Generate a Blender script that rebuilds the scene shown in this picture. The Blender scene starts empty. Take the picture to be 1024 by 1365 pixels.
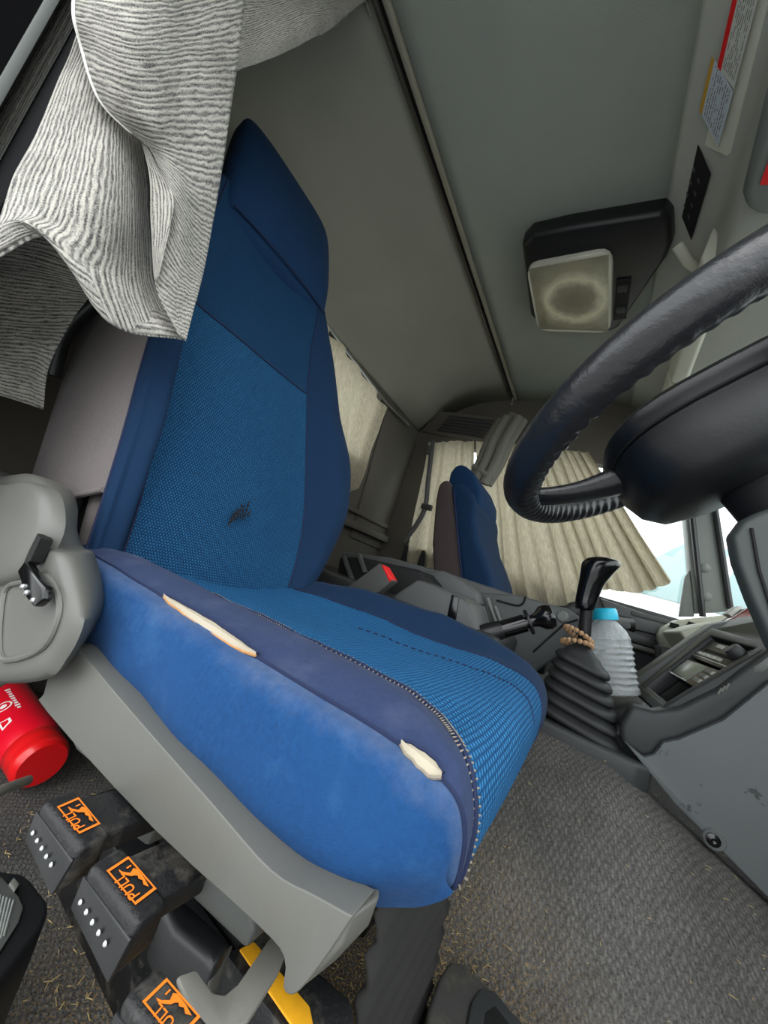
import bpy, bmesh, math, random
import numpy as np
from mathutils import Vector, Matrix, noise
random.seed(7); np.random.seed(7)
sc = bpy.context.scene
COL = sc.collection
# ------------------------------------------------------------------ camera
# world: X runs from the driver's door to the passenger's door, Y to the rear of the cab, Z up, metres
FPX, PX0, PY0 = 490.0, 512.0, 682.5
CAM = Vector((0.0, 0.0, 0.55))
def _axes(vx=(788, 842), roll=18.5):
    a = np.array([vx[0]-PX0, vx[1]-PY0, FPX]); a /= np.linalg.norm(a)
    s, c = math.sin(math.radians(roll)), math.cos(math.radians(roll))
    D = -FPX*a[2]/(s*a[0]-c*a[1])
    z = np.array([D*s, -D*c, FPX]); z = z if D > 0 else -z
    z /= np.linalg.norm(z)
    return np.array([a, np.cross(z, a), z])
RR = _axes()
right, down, fwd = [Vector(RR[:, i]) for i in range(3)]
cd = bpy.data.cameras.new('camera'); cam = bpy.data.objects.new('camera', cd); COL.objects.link(cam)
cd.sensor_fit = 'HORIZONTAL'; cd.sensor_width = 36; cd.lens = 36*FPX/1024; cd.clip_start = .01; cd.clip_end = 200
mw = Matrix.Identity(4)
for i, v in enumerate((right, -down, -fwd)):
    for j in range(3): mw[j][i] = v[j]
mw.translation = CAM
cam.matrix_world = mw
sc.camera = cam
def at(px, py, x=None, y=None, z=None, p0=None, n=None):
    """the point of the cab seen at a pixel of the photo, on a given plane"""
    d = Vector(RR @ np.array([px-PX0, py-PY0, FPX]))
    if x is not None: n, p0 = Vector((1, 0, 0)), Vector((x, 0, 0))
    elif y is not None: n, p0 = Vector((0, 1, 0)), Vector((0, y, 0))
    elif z is not None: n, p0 = Vector((0, 0, 1)), Vector((0, 0, z))
    return CAM + d*((Vector(p0)-CAM).dot(Vector(n))/d.dot(Vector(n)))
# ------------------------------------------------------------------ world, light, exposure
wd = bpy.data.worlds.new('overcast_sky'); sc.world = wd; wd.use_nodes = True
bg = wd.node_tree.nodes['Background']; bg.inputs[0].default_value = (.93, .97, 1, 1); bg.inputs[1].default_value = 2.4
sun = bpy.data.lights.new('sun', 'SUN'); sun.energy = .6; sun.angle = math.radians(40); sun.color = (1, .97, .92)
so = bpy.data.objects.new('sun', sun); COL.objects.link(so)
so.rotation_euler = Vector((1.0, .25, -1.1)).to_track_quat('-Z', 'Y').to_euler()
vs = sc.view_settings
vs.view_transform = 'Standard'; vs.look = 'None'; vs.gamma = 1; vs.use_curve_mapping = False; vs.exposure = 0.4
# ------------------------------------------------------------------ colour and materials
def lin(r, g, b):
    f = lambda u: (u/255/12.92) if u/255 <= .04045 else ((u/255+.055)/1.055)**2.4
    return (f(r), f(g), f(b), 1)
class NT:
    def __init__(s, name):
        s.m = bpy.data.materials.new(name); s.m.use_nodes = True
        s.t = s.m.node_tree; s.b = s.t.nodes['Principled BSDF']; s.out = s.t.nodes['Material Output']
    def n(s, typ, **kw):
        nd = s.t.nodes.new(typ)
        for k, v in kw.items():
            if k in nd.inputs: nd.inputs[k].default_value = v
            else: setattr(nd, k, v)
        return nd
    def l(s, a, b): s.t.links.new(a, b)
    def math(s, op, a, b=None, c=None):
        nd = s.t.nodes.new('ShaderNodeMath'); nd.operation = op
        for i, v in enumerate((a, b, c)):
            if v is None: continue
            if isinstance(v, (int, float)): nd.inputs[i].default_value = v
            else: s.l(v, nd.inputs[i])
        return nd.outputs[0]
    def noise(s, vec, scale, detail=4, rough=.6):
        nd = s.n('ShaderNodeTexNoise'); nd.inputs['Scale'].default_value = scale
        nd.inputs['Detail'].default_value = detail; nd.inputs['Roughness'].default_value = rough
        if vec is not None: s.l(vec, nd.inputs['Vector'])
        return nd.outputs['Fac']
    def ramp(s, fac, stops):
        nd = s.n('ShaderNodeValToRGB'); e = nd.color_ramp.elements
        while len(e) < len(stops): e.new(.5)
        for el, (p, c) in zip(e, stops): el.position = p; el.color = c if len(c) == 4 else (*c, 1)
        s.l(fac, nd.inputs['Fac']); return nd.outputs['Color']
    def mix(s, fac, a, b, mode='MIX'):
        nd = s.n('ShaderNodeMix'); nd.data_type = 'RGBA'; nd.blend_type = mode
        for sock, v in ((nd.inputs['Factor'], fac), (nd.inputs['A'] if False else nd.inputs[6], a), (nd.inputs[7], b)):
            if isinstance(v, (int, float)): sock.default_value = v
            elif isinstance(v, tuple): sock.default_value = v
            else: s.l(v, sock)
        return nd.outputs[2]
    def bump(s, h, strength=.3, dist=.002):
        nd = s.n('ShaderNodeBump'); nd.inputs['Strength'].default_value = strength; nd.inputs['Distance'].default_value = dist
        s.l(h, nd.inputs['Height']); s.l(nd.outputs[0], s.b.inputs['Normal'])
    def coord(s, kind='Object'): return s.n('ShaderNodeTexCoord').outputs[kind]
def scale_c(c, k): return tuple(min(1, v*k) for v in c[:3])+(1,)
def plain(name, col, rough=.55, metal=0, var=.12, vs_=14, bump=.15, bs=700, bd=.0006, spec=.4, dust=None, dlo=.52, dhi=.7, coat=0):
    k = NT(name); co = k.coord()
    base = k.mix(k.noise(co, vs_), scale_c(col, 1-var), scale_c(col, 1+var))
    if dust:
        m = k.ramp(k.noise(co, 22, 8, .7), [(dlo, (0, 0, 0, 1)), (dhi, (1, 1, 1, 1))])
        base = k.mix(m, base, dust)
        rr = k.math('MULTIPLY_ADD', k.n('ShaderNodeRGBToBW').outputs[0], 0, rough)
    k.l(base, k.b.inputs['Base Color'])
    k.b.inputs['Roughness'].default_value = rough; k.b.inputs['Metallic'].default_value = metal
    k.b.inputs['Specular IOR Level'].default_value = spec
    if coat: k.b.inputs['Coat Weight'].default_value = coat
    if bump: k.bump(k.noise(co, bs, 3), bump, bd)
    return k.m
def suede(name, col, worn=None, wlo=.5, whi=.75, rough=.9, sheen=.05, edge=None):
    k = NT(name); co = k.coord()
    base = k.mix(k.noise(co, 9, 6, .65), scale_c(col, .72), scale_c(col, 1.28))
    base = k.mix(k.ramp(k.noise(co, 260, 3), [(.35, (0, 0, 0, 1)), (.65, (1, 1, 1, 1))]), base, scale_c(col, 1.15))
    if worn: base = k.mix(k.ramp(k.noise(co, 13, 8, .7), [(wlo, (0, 0, 0, 1)), (whi, (1, 1, 1, 1))]), base, worn)
    if edge:   # (u0, u1, colour): rubbed pale where the panel turns over the edge, UV in metres
        sp = k.n('ShaderNodeSeparateXYZ'); k.l(k.coord('UV'), sp.inputs[0])
        e = k.math('MULTIPLY_ADD', k.noise(co, 16, 7, .7), .045, sp.outputs[0])
        e = k.math('MULTIPLY', k.math('SUBTRACT', e, edge[0]), 1/(edge[1]-edge[0])); e.node.use_clamp = True
        fl = k.ramp(k.noise(co, 120, 5, .8), [(.3, (.35, .35, .35, 1)), (.7, (1, 1, 1, 1))])
        base = k.mix(k.math('MULTIPLY', e, fl), base, edge[2])
    k.l(base, k.b.inputs['Base Color']); k.b.inputs['Roughness'].default_value = rough
    k.b.inputs['Sheen Weight'].default_value = sheen; k.b.inputs['Sheen Roughness'].default_value = .4
    k.b.inputs['Specular IOR Level'].default_value = .15
    h = k.math('MULTIPLY_ADD', k.noise(co, 30, 4), 3, k.noise(co, 900, 2))
    k.bump(h, .35, .0012)
    return k.m
def weave(name, col, hi, pu=.0042, pv=.0042, strength=.9, diag=0.0):
    """knobbly woven upholstery; UV is in metres"""
    k = NT(name); uv = k.coord('UV')
    sp = k.n('ShaderNodeSeparateXYZ'); k.l(uv, sp.inputs[0])
    wob = k.noise(uv, 30, 3)
    u = k.math('MULTIPLY_ADD', wob, pu*.9, sp.outputs[0]); v = k.math('MULTIPLY_ADD', sp.outputs[0], diag, sp.outputs[1])
    su = k.math('SINE', k.math('MULTIPLY', u, 2*math.pi/pu))
    row = k.math('FLOOR', k.math('MULTIPLY', v, 1/pv))
    su = k.math('SINE', k.math('MULTIPLY_ADD', row, math.pi, k.math('MULTIPLY', u, 2*math.pi/pu)))
    sv = k.math('SINE', k.math('MULTIPLY', k.math('FRACT', k.math('MULTIPLY', v, 1/pv)), math.pi))
    h = k.math('MULTIPLY', k.math('MULTIPLY_ADD', su, .5, .5), sv)
    h = k.math('MULTIPLY_ADD', k.math('MULTIPLY_ADD', su, .5, .5), .35, k.math('MULTIPLY', sv, .65)) if diag == 99 else h
    base = k.mix(h, scale_c(col, .45), hi)
    base = k.mix(k.math('MULTIPLY', k.noise(uv, 7, 5), .5), base, scale_c(col, .9))
    k.l(base, k.b.inputs['Base Color']); k.b.inputs['Roughness'].default_value = .85
    k.b.inputs['Specular IOR Level'].default_value = .2
    k.bump(h, strength, .0016)
    return k.m
def knit(name, light, dark, period=.0075, trans=.25, gain=1.0):
    """striped knitted curtain; stripes follow U, repeat along V (UV in metres)"""
    k = NT(name); uv = k.coord('UV')
    mp = k.n('ShaderNodeMapping'); mp.inputs['Scale'].default_value = (1, 3.2, 1); k.l(uv, mp.inputs[0])
    sp = k.n('ShaderNodeSeparateXYZ'); k.l(uv, sp.inputs[0])
    w = k.noise(mp.outputs[0], 22, 5, .6)
    v = k.math('MULTIPLY_ADD', w, period*2.0, sp.outputs[1])
    st = k.math('MULTIPLY_ADD', k.math('SINE', k.math('MULTIPLY', v, 2*math.pi/period)), .5, .5)
    mp2 = k.n('ShaderNodeMapping'); mp2.inputs['Scale'].default_value = (70, 520, 1); k.l(uv, mp2.inputs[0])
    streak = k.noise(mp2.outputs[0], 1, 3, .6)
    mp3 = k.n('ShaderNodeMapping'); mp3.inputs['Scale'].default_value = (650, 420, 1); k.l(uv, mp3.inputs[0])
    fine = k.noise(mp3.outputs[0], 1, 2, .5)
    st2 = k.math('MULTIPLY_ADD', st, .34, k.math('MULTIPLY_ADD', streak, .75, k.math('MULTIPLY_ADD', fine, .75, -.42)))
    colr = k.ramp(st2, [(.24, dark), (.46, tuple((a*.5+b*.5) for a, b in zip(light, dark))), (.68, light)])
    k.l(colr, k.b.inputs['Base Color']); k.b.inputs['Roughness'].default_value = .95
    k.b.inputs['Specular IOR Level'].default_value = .1; k.b.inputs['Sheen Weight'].default_value = .2
    k.bump(k.math('MULTIPLY_ADD', fine, .4, st), .5, .0012)
    tr = k.n('ShaderNodeBsdfTranslucent'); k.l(colr, tr.inputs[0])
    mx = k.n('ShaderNodeMixShader'); mx.inputs[0].default_value = trans
    k.l(k.b.outputs[0], mx.inputs[1]); k.l(tr.outputs[0], mx.inputs[2]); k.l(mx.outputs[0], k.out.inputs[0])
    return k.m
def cloth_curtain(name, col, trans=.5):
    k = NT(name); uv = k.coord('UV')
    mp = k.n('ShaderNodeMapping'); mp.inputs['Scale'].default_value = (1, .16, 1); k.l(uv, mp.inputs[0])
    sp = k.n('ShaderNodeMapping'); sp.inputs['Rotation'].default_value = (0, 0, .5); sp.inputs['Scale'].default_value = (1, .2, 1); k.l(uv, sp.inputs[0])
    n1 = k.noise(sp.outputs[0], 150, 4); n2 = k.noise(uv, 5, 5)
    c1 = k.mix(k.ramp(n1, [(.35, (0, 0, 0, 1)), (.65, (1, 1, 1, 1))]), scale_c(col, .72), scale_c(col, 1.12))
    c1 = k.mix(k.math('MULTIPLY', n2, .45), c1, scale_c(col, .7))
    k.l(c1, k.b.inputs['Base Color']); k.b.inputs['Roughness'].default_value = .9; k.b.inputs['Specular IOR Level'].default_value = .1
    k.bump(n1, .25, .001)
    tr = k.n('ShaderNodeBsdfTranslucent'); k.l(c1, tr.inputs[0])
    mx = k.n('ShaderNodeMixShader'); mx.inputs[0].default_value = trans
    k.l(k.b.outputs[0], mx.inputs[1]); k.l(tr.outputs[0], mx.inputs[2]); k.l(mx.outputs[0], k.out.inputs[0])
    return k.m
def carpet(name, lo, hi, straw):
    k = NT(name); co = k.coord()
    mp = k.n('ShaderNodeMapping'); mp.inputs['Rotation'].default_value = (0, 0, .6); k.l(co, mp.inputs[0])
    sp = k.n('ShaderNodeSeparateXYZ'); k.l(mp.outputs[0], sp.inputs[0])
    wob = k.math('MULTIPLY', k.noise(co, 55, 4), .012)
    rib = k.math('MULTIPLY_ADD', k.math('SINE', k.math('MULTIPLY', k.math('ADD', sp.outputs[0], wob), 2*math.pi/.0062)), .5, .5)
    rib2 = k.math('MULTIPLY_ADD', k.math('SINE', k.math('MULTIPLY', k.math('ADD', sp.outputs[1], wob), 2*math.pi/.008)), .5, .5)
    nz = k.noise(co, 420, 4); big = k.noise(co, 5, 6)
    h = k.math('MULTIPLY_ADD', k.math('MULTIPLY', rib, rib2), .22, k.math('MULTIPLY_ADD', k.noise(co, 150, 4, .7), .5, k.math('MULTIPLY', nz, .75)))
    base = k.mix(k.ramp(h, [(.4, (0, 0, 0, 1)), (1.0, (1, 1, 1, 1))]), lo, hi)
    base = k.mix(k.ramp(big, [(.4, (0, 0, 0, 1)), (.7, (.5, .5, .5, 1))]), base, scale_c(lo, .55))
    # strewn yellow dust near the seat mount
    d = k.n('ShaderNodeVectorMath'); d.operation = 'DISTANCE'; d.inputs[1].default_value = (.46, .14, 0); k.l(co, d.inputs[0])
    near = k.ramp(d.outputs['Value'], [(.1, (1, 1, 1, 1)), (.42, (0, 0, 0, 1))])
    spk = k.ramp(k.noise(co, 330, 5, .75), [(.52, (0, 0, 0, 1)), (.63, (1, 1, 1, 1))])
    base = k.mix(k.math('MULTIPLY', spk, near), base, straw)
    k.l(base, k.b.inputs['Base Color']); k.b.inputs['Roughness'].default_value = .95; k.b.inputs['Specular IOR Level'].default_value = .1
    k.bump(h, 1, .004)
    return k.m
def pane_glass(name, tint=(.97, .99, .98, 1), refl=.05):
    k = NT(name); t = k.n('ShaderNodeBsdfTransparent'); t.inputs[0].default_value = tint
    g = k.n('ShaderNodeBsdfGlossy'); g.inputs['Roughness'].default_value = .02
    mx = k.n('ShaderNodeMixShader'); mx.inputs[0].default_value = refl
    k.l(t.outputs[0], mx.inputs[1]); k.l(g.outputs[0], mx.inputs[2]); k.l(mx.outputs[0], k.out.inputs[0])
    return k.m
BLUE = lin(28, 92, 172)
M = {}
M['suede_blue'] = suede('blue_suede', lin(24, 62, 106), lin(46, 86, 130), .55, .8, sheen=.04, edge=(.112, .142, lin(92, 104, 128)))
M['worn_navy'] = suede('worn_navy', lin(44, 56, 86), lin(76, 84, 110), .5, .85, .75, .04)
M['worn_edge'] = suede('worn_grey_edge', lin(40, 62, 104), lin(84, 90, 112), .45, .75, .75, .04)
M['navy'] = suede('navy_velour', lin(20, 44, 72), None, rough=.85, sheen=.03)
M['head_navy'] = suede('head_navy', lin(20, 48, 80), None, rough=.85, sheen=.03)
M['insert'] = weave('blue_woven_insert', lin(18, 84, 140), lin(62, 142, 196), .0060, .0054)
M['back_insert'] = weave('blue_woven_back', lin(22, 70, 114), lin(48, 116, 162), .0052, .0045)
M['back_upper'] = weave('blue_striped_back', lin(20, 60, 98), lin(34, 86, 126), .0021, .0062, .7)
M['taupe'] = suede('taupe_cloth', lin(112, 106, 104), None, rough=.9, sheen=.1)
M['taupe_shaded'] = suede('taupe_shaded', lin(70, 62, 60), None, rough=.9)  # passenger seat's taupe back darkened; driver seat's shade put into the colour
M['foam'] = plain('foam', lin(180, 170, 150), .9, bump=.6, bs=300)
M['rust'] = plain('torn_foam', lin(176, 130, 84), .9, bump=.6, bs=300)
M['thread'] = plain('pale_thread', lin(128, 120, 108), .8, bump=0)
M['darkthread'] = plain('dark_thread', lin(22, 34, 66), .8, bump=0)
M['grey_plastic'] = plain('grey_plastic', lin(94, 94, 89), .42, var=.08, bump=.35, bs=1600, bd=.0004, spec=.45)
M['grey_plastic_dk'] = plain('dark_grey_plastic', lin(72, 74, 71), .5, var=.08, bump=.3, bs=1500, bd=.0004)
M['console'] = plain('console_plastic', lin(84, 86, 86), .48, var=.08, bump=.3, bs=1500, bd=.0004)
M['console_dk'] = plain('console_dark', lin(52, 54, 55), .45, var=.1, bump=.3, bs=1500, bd=.0004)
M['console_lt'] = plain('console_light', lin(112, 116, 112), .5, var=.07, bump=.3, bs=1500, bd=.0004)
M['black'] = plain('black_plastic', lin(26, 27, 28), .38, var=.1, bump=.2, bs=900, spec=.5)
M['blackgloss'] = plain('black_gloss', lin(14, 14, 15), .16, var=.1, bump=0, spec=.6)
M['blackmatte'] = plain('black_matte', lin(20, 20, 21), .7, var=.1, bump=.2)
M['deep_black'] = plain('deep_black', lin(17, 17, 18), .95, var=.1, bump=.2, spec=.05)
M['rubber'] = plain('black_rubber', lin(40, 41, 42), .55, var=.15, bump=.2, bs=400)
M['rubber_dusty'] = plain('dusty_rubber', lin(62, 62, 60), .8, var=.2, bump=.4, bs=300, dust=lin(92, 86, 72))
M['bellows'] = plain('bellows_cloth', lin(44, 44, 42), .9, var=.25, bump=.6, bs=260)
M['black_dusty'] = plain('dusty_black', lin(24, 24, 25), .45, var=.2, bump=.5, bs=260, bd=.0015, dust=lin(96, 92, 84), dlo=.52, dhi=.75)
M['leather'] = plain('black_leather', lin(30, 31, 34), .3, var=.15, vs_=40, bump=.6, bs=130, bd=.0012, spec=.55)
M['hub'] = plain('scuffed_black', lin(18, 20, 23), .42, var=.25, vs_=20, bump=.3, bs=240, bd=.0008, spec=.45)
M['column'] = plain('column_grey', lin(58, 64, 62), .55, var=.06, bump=.2, bs=1500, bd=.0003)
M['ceiling'] = plain('headliner', lin(156, 161, 152), .95, var=.09, vs_=4, bump=.5, bs=420, bd=.0012, spec=.1)
M['ceiling_rear'] = plain('headliner_rear', lin(158, 157, 146), .95, var=.1, vs_=4, bump=.5, bs=420, bd=.0012, spec=.1)
M['header'] = plain('header_vinyl', lin(178, 180, 170), .7, var=.05, vs_=5, bump=.3, bs=900, bd=.0005, spec=.25)
M['header_lt'] = plain('header_light', lin(222, 222, 206), .6, var=.05, vs_=5, bump=.3, bs=900, bd=.0005, spec=.3)
M['wall'] = plain('wall_vinyl', lin(98, 94, 87), .85, var=.12, vs_=5, bump=.3, bs=600, spec=.15)
M['rail_dark'] = plain('rail_bronze', lin(92, 88, 78), .35, .5, var=.1, bump=0)
M['rail_beige'] = plain('rail_beige', lin(150, 146, 130), .5, .1, var=.06, bump=0)
M['groove'] = plain('groove_black', lin(14, 13, 12), .8, bump=0)
M['metal'] = plain('dusty_steel', lin(150, 148, 140), .45, .55, var=.15, bump=.4, bs=120, dust=lin(176, 164, 120), dlo=.6, dhi=.72)
M['steel'] = plain('steel', lin(170, 172, 172), .3, .9, bump=0)
M['silver'] = plain('silver_paint', lin(196, 198, 196), .4, .4, bump=0)
M['red'] = plain('red_paint', lin(226, 16, 40), .3, var=.04, bump=0, coat=.4)
M['red_cap'] = plain('red_cap', lin(222, 22, 26), .32, var=.04, bump=0, coat=.4)
M['redlabel'] = plain('red_label', lin(222, 26, 28), .5, var=.03, bump=0)
M['white'] = plain('white_print', lin(232, 232, 226), .6, var=.03, bump=0)
M['paper'] = plain('label_paper', lin(206, 208, 200), .6, var=.04, bump=0)
M['paper_cool'] = plain('label_paper_cool', lin(196, 204, 212), .6, var=.04, bump=0)
M['ink'] = plain('label_ink', lin(112, 112, 108), .7, bump=0)
M['ink_dk'] = plain('label_ink_dark', lin(40, 40, 40), .7, bump=0)
M['yellowlabel'] = plain('yellow_label', lin(196, 154, 56), .6, bump=0)
M['orange'] = plain('orange_print', lin(236, 122, 30), .5, var=.05, bump=0)
M['yellowpaint'] = plain('yellow_paint', lin(224, 160, 22), .6, var=.25, vs_=60, bump=.4, bs=200)
M['beads'] = plain('wooden_beads', lin(176, 140, 104), .35, var=.15, bump=0)
M['wood'] = plain('red_wood', lin(104, 48, 38), .25, var=.4, vs_=60, bump=0, coat=.5)
M['dashtop'] = plain('dash_light', lin(176, 176, 160), .55, var=.05, bump=.3, bs=900)
M['screen'] = plain('lcd_screen', lin(132, 140, 128), .25, var=.08, vs_=40, bump=0)
M['dark_hole'] = plain('dark_pocket', lin(12, 12, 12), .8, bump=0)
M['cap_blue'] = plain('cyan_cap', lin(40, 190, 224), .35, var=.03, bump=0)
M['knit'] = knit('striped_knit', lin(196, 192, 182), lin(78, 77, 76), .0058, .15)
M['knit_dk'] = M['knit']
M['hem'] = plain('selvedge', lin(236, 234, 226), .9, bump=.5, bs=500)
M['curtain'] = cloth_curtain('beige_curtain', lin(200, 190, 166), .42)
M['curtain_tie'] = cloth_curtain('grey_curtain', lin(150, 148, 138), .2)
M['carpet'] = carpet('dark_carpet', lin(52, 51, 50), lin(130, 128, 124), lin(206, 164, 80))
M['glass'] = pane_glass('window_glass')
M['lens'] = None
def lens_mat():
    k = NT('lamp_lens'); co = k.coord(); uv = k.coord('UV')
    d = k.n('ShaderNodeVectorMath'); d.operation = 'DISTANCE'; d.inputs[1].default_value = (.145, .165, 0); k.l(uv, d.inputs[0])
    dd = k.math('MULTIPLY_ADD', k.noise(co, 30, 5), .04, d.outputs['Value'])
    ring = k.ramp(dd, [(.045, lin(140, 134, 112)), (.085, lin(158, 152, 128)), (.118, lin(236, 230, 200)), (.150, lin(172, 166, 140)), (.2, lin(146, 142, 122))])
    k.l(ring, k.b.inputs['Base Color']); k.b.inputs['Roughness'].default_value = .35
    k.bump(k.noise(co, 170, 3), .9, .003)
    return k.m
M['lens'] = lens_mat()
M['lens_rim'] = plain('lens_rim', lin(206, 204, 190), .15, bump=0, spec=.8, coat=.6)
def bottle_mat():
    k = NT('clear_plastic'); co = k.coord()
    k.b.inputs['Base Color'].default_value = lin(226, 232, 234); k.b.inputs['Roughness'].default_value = .08
    k.b.inputs['Transmission Weight'].default_value = .6; k.b.inputs['IOR'].default_value = 1.33
    k.b.inputs['Specular IOR Level'].default_value = .8
    k.bump(k.noise(co, 90, 4), .8, .006)
    return k.m
M['clear'] = bottle_mat()
# ------------------------------------------------------------------ geometry helpers
class G:
    def __init__(s): s.v = []; s.f = []
    def add(s, v, f):
        o = len(s.v); s.v += [tuple(p) for p in v]; s.f += [tuple(i+o for i in q) for q in f]; return s
    def box(s, c, d, rot=None):
        hx, hy, hz = (k/2 for k in d); c = Vector(c)
        vv = [Vector((x, y, z)) for x in (-hx, hx) for y in (-hy, hy) for z in (-hz, hz)]
        if rot is not None: vv = [rot @ p for p in vv]
        return s.add([c+p for p in vv], [(0, 1, 3, 2), (4, 6, 7, 5), (0, 4, 5, 1), (2, 3, 7, 6), (0, 2, 6, 4), (1, 5, 7, 3)])
    def prism(s, ring, off):
        """a closed ring of 3-D points pushed along a vector"""
        n = len(ring); off = Vector(off); a = [Vector(p) for p in ring]
        return s.add(a+[p+off for p in a], [tuple(range(n))[::-1], tuple(range(n, 2*n))]+[(i, (i+1) % n, n+(i+1) % n, n+i) for i in range(n)])
    def loft(s, rings, caps=True, closed=True):
        n = len(rings[0]); v = [p for r in rings for p in r]; f = []
        m = n if closed else n-1
        for k in range(len(rings)-1):
            for i in range(m): f.append((k*n+i, k*n+(i+1) % n, (k+1)*n+(i+1) % n, (k+1)*n+i))
        if caps: f += [tuple(range(n))[::-1], tuple(range(len(v)-n, len(v)))]
        return s.add(v, f)
    def tube(s, path, r, n=10, closed=False, flat=1.0):
        P = [Vector(p) for p in path]; L = len(P); rs = r if isinstance(r, (list, tuple)) else [r]*L
        rings = []; up = None
        for i, p in enumerate(P):
            t = (P[(i+1) % L]-P[i-1]) if closed else (P[min(i+1, L-1)]-P[max(i-1, 0)])
            t = t.normalized() if t.length > 1e-9 else Vector((0, 0, 1))
            if up is None:
                up = Vector((0, 0, 1)) if abs(t.z) < .9 else Vector((0, 1, 0))
            a = (up-t*up.dot(t)).normalized(); b = t.cross(a); up = a
            rings.append([p+(a*math.cos(2*math.pi*k/n)*flat+b*math.sin(2*math.pi*k/n))*rs[i] for k in range(n)])
        if closed: rings.append(rings[0])
        return s.loft(rings, caps=not closed)
    def lathe(s, prof, o, d, n=24, ex=None):
        d = Vector(d).normalized(); o = Vector(o)
        a = (Vector((0, 0, 1)) if abs(d.z) < .9 else Vector((0, 1, 0))); a = (a-d*a.dot(d)).normalized(); b = d.cross(a)
        return s.loft([[o+d*h+(a*math.cos(2*math.pi*k/n)+b*math.sin(2*math.pi*k/n))*max(r, 1e-4) for k in range(n)] for r, h in prof])
def finish(name, me, mat, parent, smooth=True, angle=40):
    if smooth:
        me.polygons.foreach_set('use_smooth', [True]*len(me.polygons))
        me.set_sharp_from_angle(angle=math.radians(angle))
    o = bpy.data.objects.new(name, me); COL.objects.link(o)
    for m in (mat if isinstance(mat, (list, tuple)) else [mat]): me.materials.append(M[m] if isinstance(m, str) else m)
    if parent is not None:
        o.parent = parent; o.matrix_parent_inverse = W(parent).inverted()
    return o
WORLD = {}
def W(o): return WORLD.get(o.name, Matrix.Identity(4))
def build(name, g, mat, parent=None, bevel=0, seg=2, smooth=True, angle=40, sub=0, ang_b=25):
    bm = bmesh.new(); vs_ = [bm.verts.new(p) for p in g.v]
    for f in g.f:
        try: bm.faces.new([vs_[i] for i in f])
        except ValueError: pass
    bmesh.ops.remove_doubles(bm, verts=bm.verts, dist=1e-6)
    bmesh.ops.recalc_face_normals(bm, faces=bm.faces)
    if bevel:
        ed = [e for e in bm.edges if len(e.link_faces) == 2 and e.calc_face_angle(0) > math.radians(ang_b)]
        bmesh.ops.bevel(bm, geom=ed, offset=bevel, segments=seg, affect='EDGES', clamp_overlap=True, profile=.5)
    me = bpy.data.meshes.new(name); bm.to_mesh(me); bm.free()
    return finish(name, me, mat, parent, smooth, angle)
def thing(name, loc, label, cat, group=None):
    o = bpy.data.objects.new(name, None); COL.objects.link(o); o.empty_display_size = .05
    o.location = loc; WORLD[o.name] = Matrix.Translation(Vector(loc))
    return tag(o, label, cat, group)
def tag(o, label=None, cat=None, group=None, kind=None):
    if label: o['label'] = label
    if cat: o['category'] = cat
    if group: o['group'] = group
    if kind: o['kind'] = kind
    return o
def struct(name, g, mat, label=None, **kw):
    o = build(name, g, mat, None, **kw); o['kind'] = 'structure'
    if label: o['label'] = label
    return o
def cr(A, n):
    """Catmull-Rom along axis 0, n steps per span"""
    A = np.asarray(A, float); L = len(A); ext = np.concatenate([[2*A[0]-A[1]], A, [2*A[-1]-A[-2]]])
    out = []
    for i in range(L-1):
        p0, p1, p2, p3 = ext[i:i+4]
        for k in range(n):
            t = k/n
            out.append(.5*((2*p1)+(-p0+p2)*t+(2*p0-5*p1+4*p2-p3)*t*t+(-p0+3*p1-3*p2+p3)*t**3))
    out.append(A[-1]); return np.array(out)
def spl(pts, n=5):
    """closed Catmull-Rom through 2-D or 3-D points"""
    P = np.array([list(p) for p in pts], float); L = len(P); out = []
    for i in range(L):
        p0, p1, p2, p3 = P[i-1], P[i], P[(i+1) % L], P[(i+2) % L]
        for k in range(n):
            t = k/n; out.append(.5*((2*p1)+(-p0+p2)*t+(2*p0-5*p1+4*p2-p3)*t*t+(-p0+3*p1-3*p2+p3)*t**3))
    return [tuple(p) for p in out]
def dense(ctrl, nr, nc):
    A = np.array([[list(p) for p in row] for row in ctrl], float)
    A = cr(A, nr); A = np.swapaxes(cr(np.swapaxes(A, 0, 1), nc), 0, 1)
    return A
def sheet(name, A, mat, parent=None, thick=0, uvflip=False, smooth=True, offset=-1, uvo=None):
    """a mesh grid from an array (rows, cols, 3) with UVs in metres"""
    r, c = A.shape[:2]
    me = bpy.data.meshes.new(name)
    vv = A.reshape(-1, 3).tolist()
    ff = [(i*c+j, i*c+j+1, (i+1)*c+j+1, (i+1)*c+j) for i in range(r-1) for j in range(c-1)]
    me.from_pydata(vv, [], ff)
    mid = A[r//2]; U = np.concatenate([[0], np.cumsum(np.linalg.norm(np.diff(mid, axis=0), axis=1))])
    midc = A[:, c//2]; V = np.concatenate([[0], np.cumsum(np.linalg.norm(np.diff(midc, axis=0), axis=1))])
    if uvo is not None: Uv = uvo
    lay = me.uv_layers.new(name='UVMap')
    for lp in me.loops:
        i, j = divmod(lp.vertex_index, c)
        uv = (U[j], V[i]) if not uvflip else (V[i], U[j])
        lay.data[lp.index].uv = uv
    o = finish(name, me, mat, parent, smooth, 60)
    if thick:
        md = o.modifiers.new('thickness', 'SOLIDIFY'); md.thickness = thick; md.offset = offset
    return o
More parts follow.
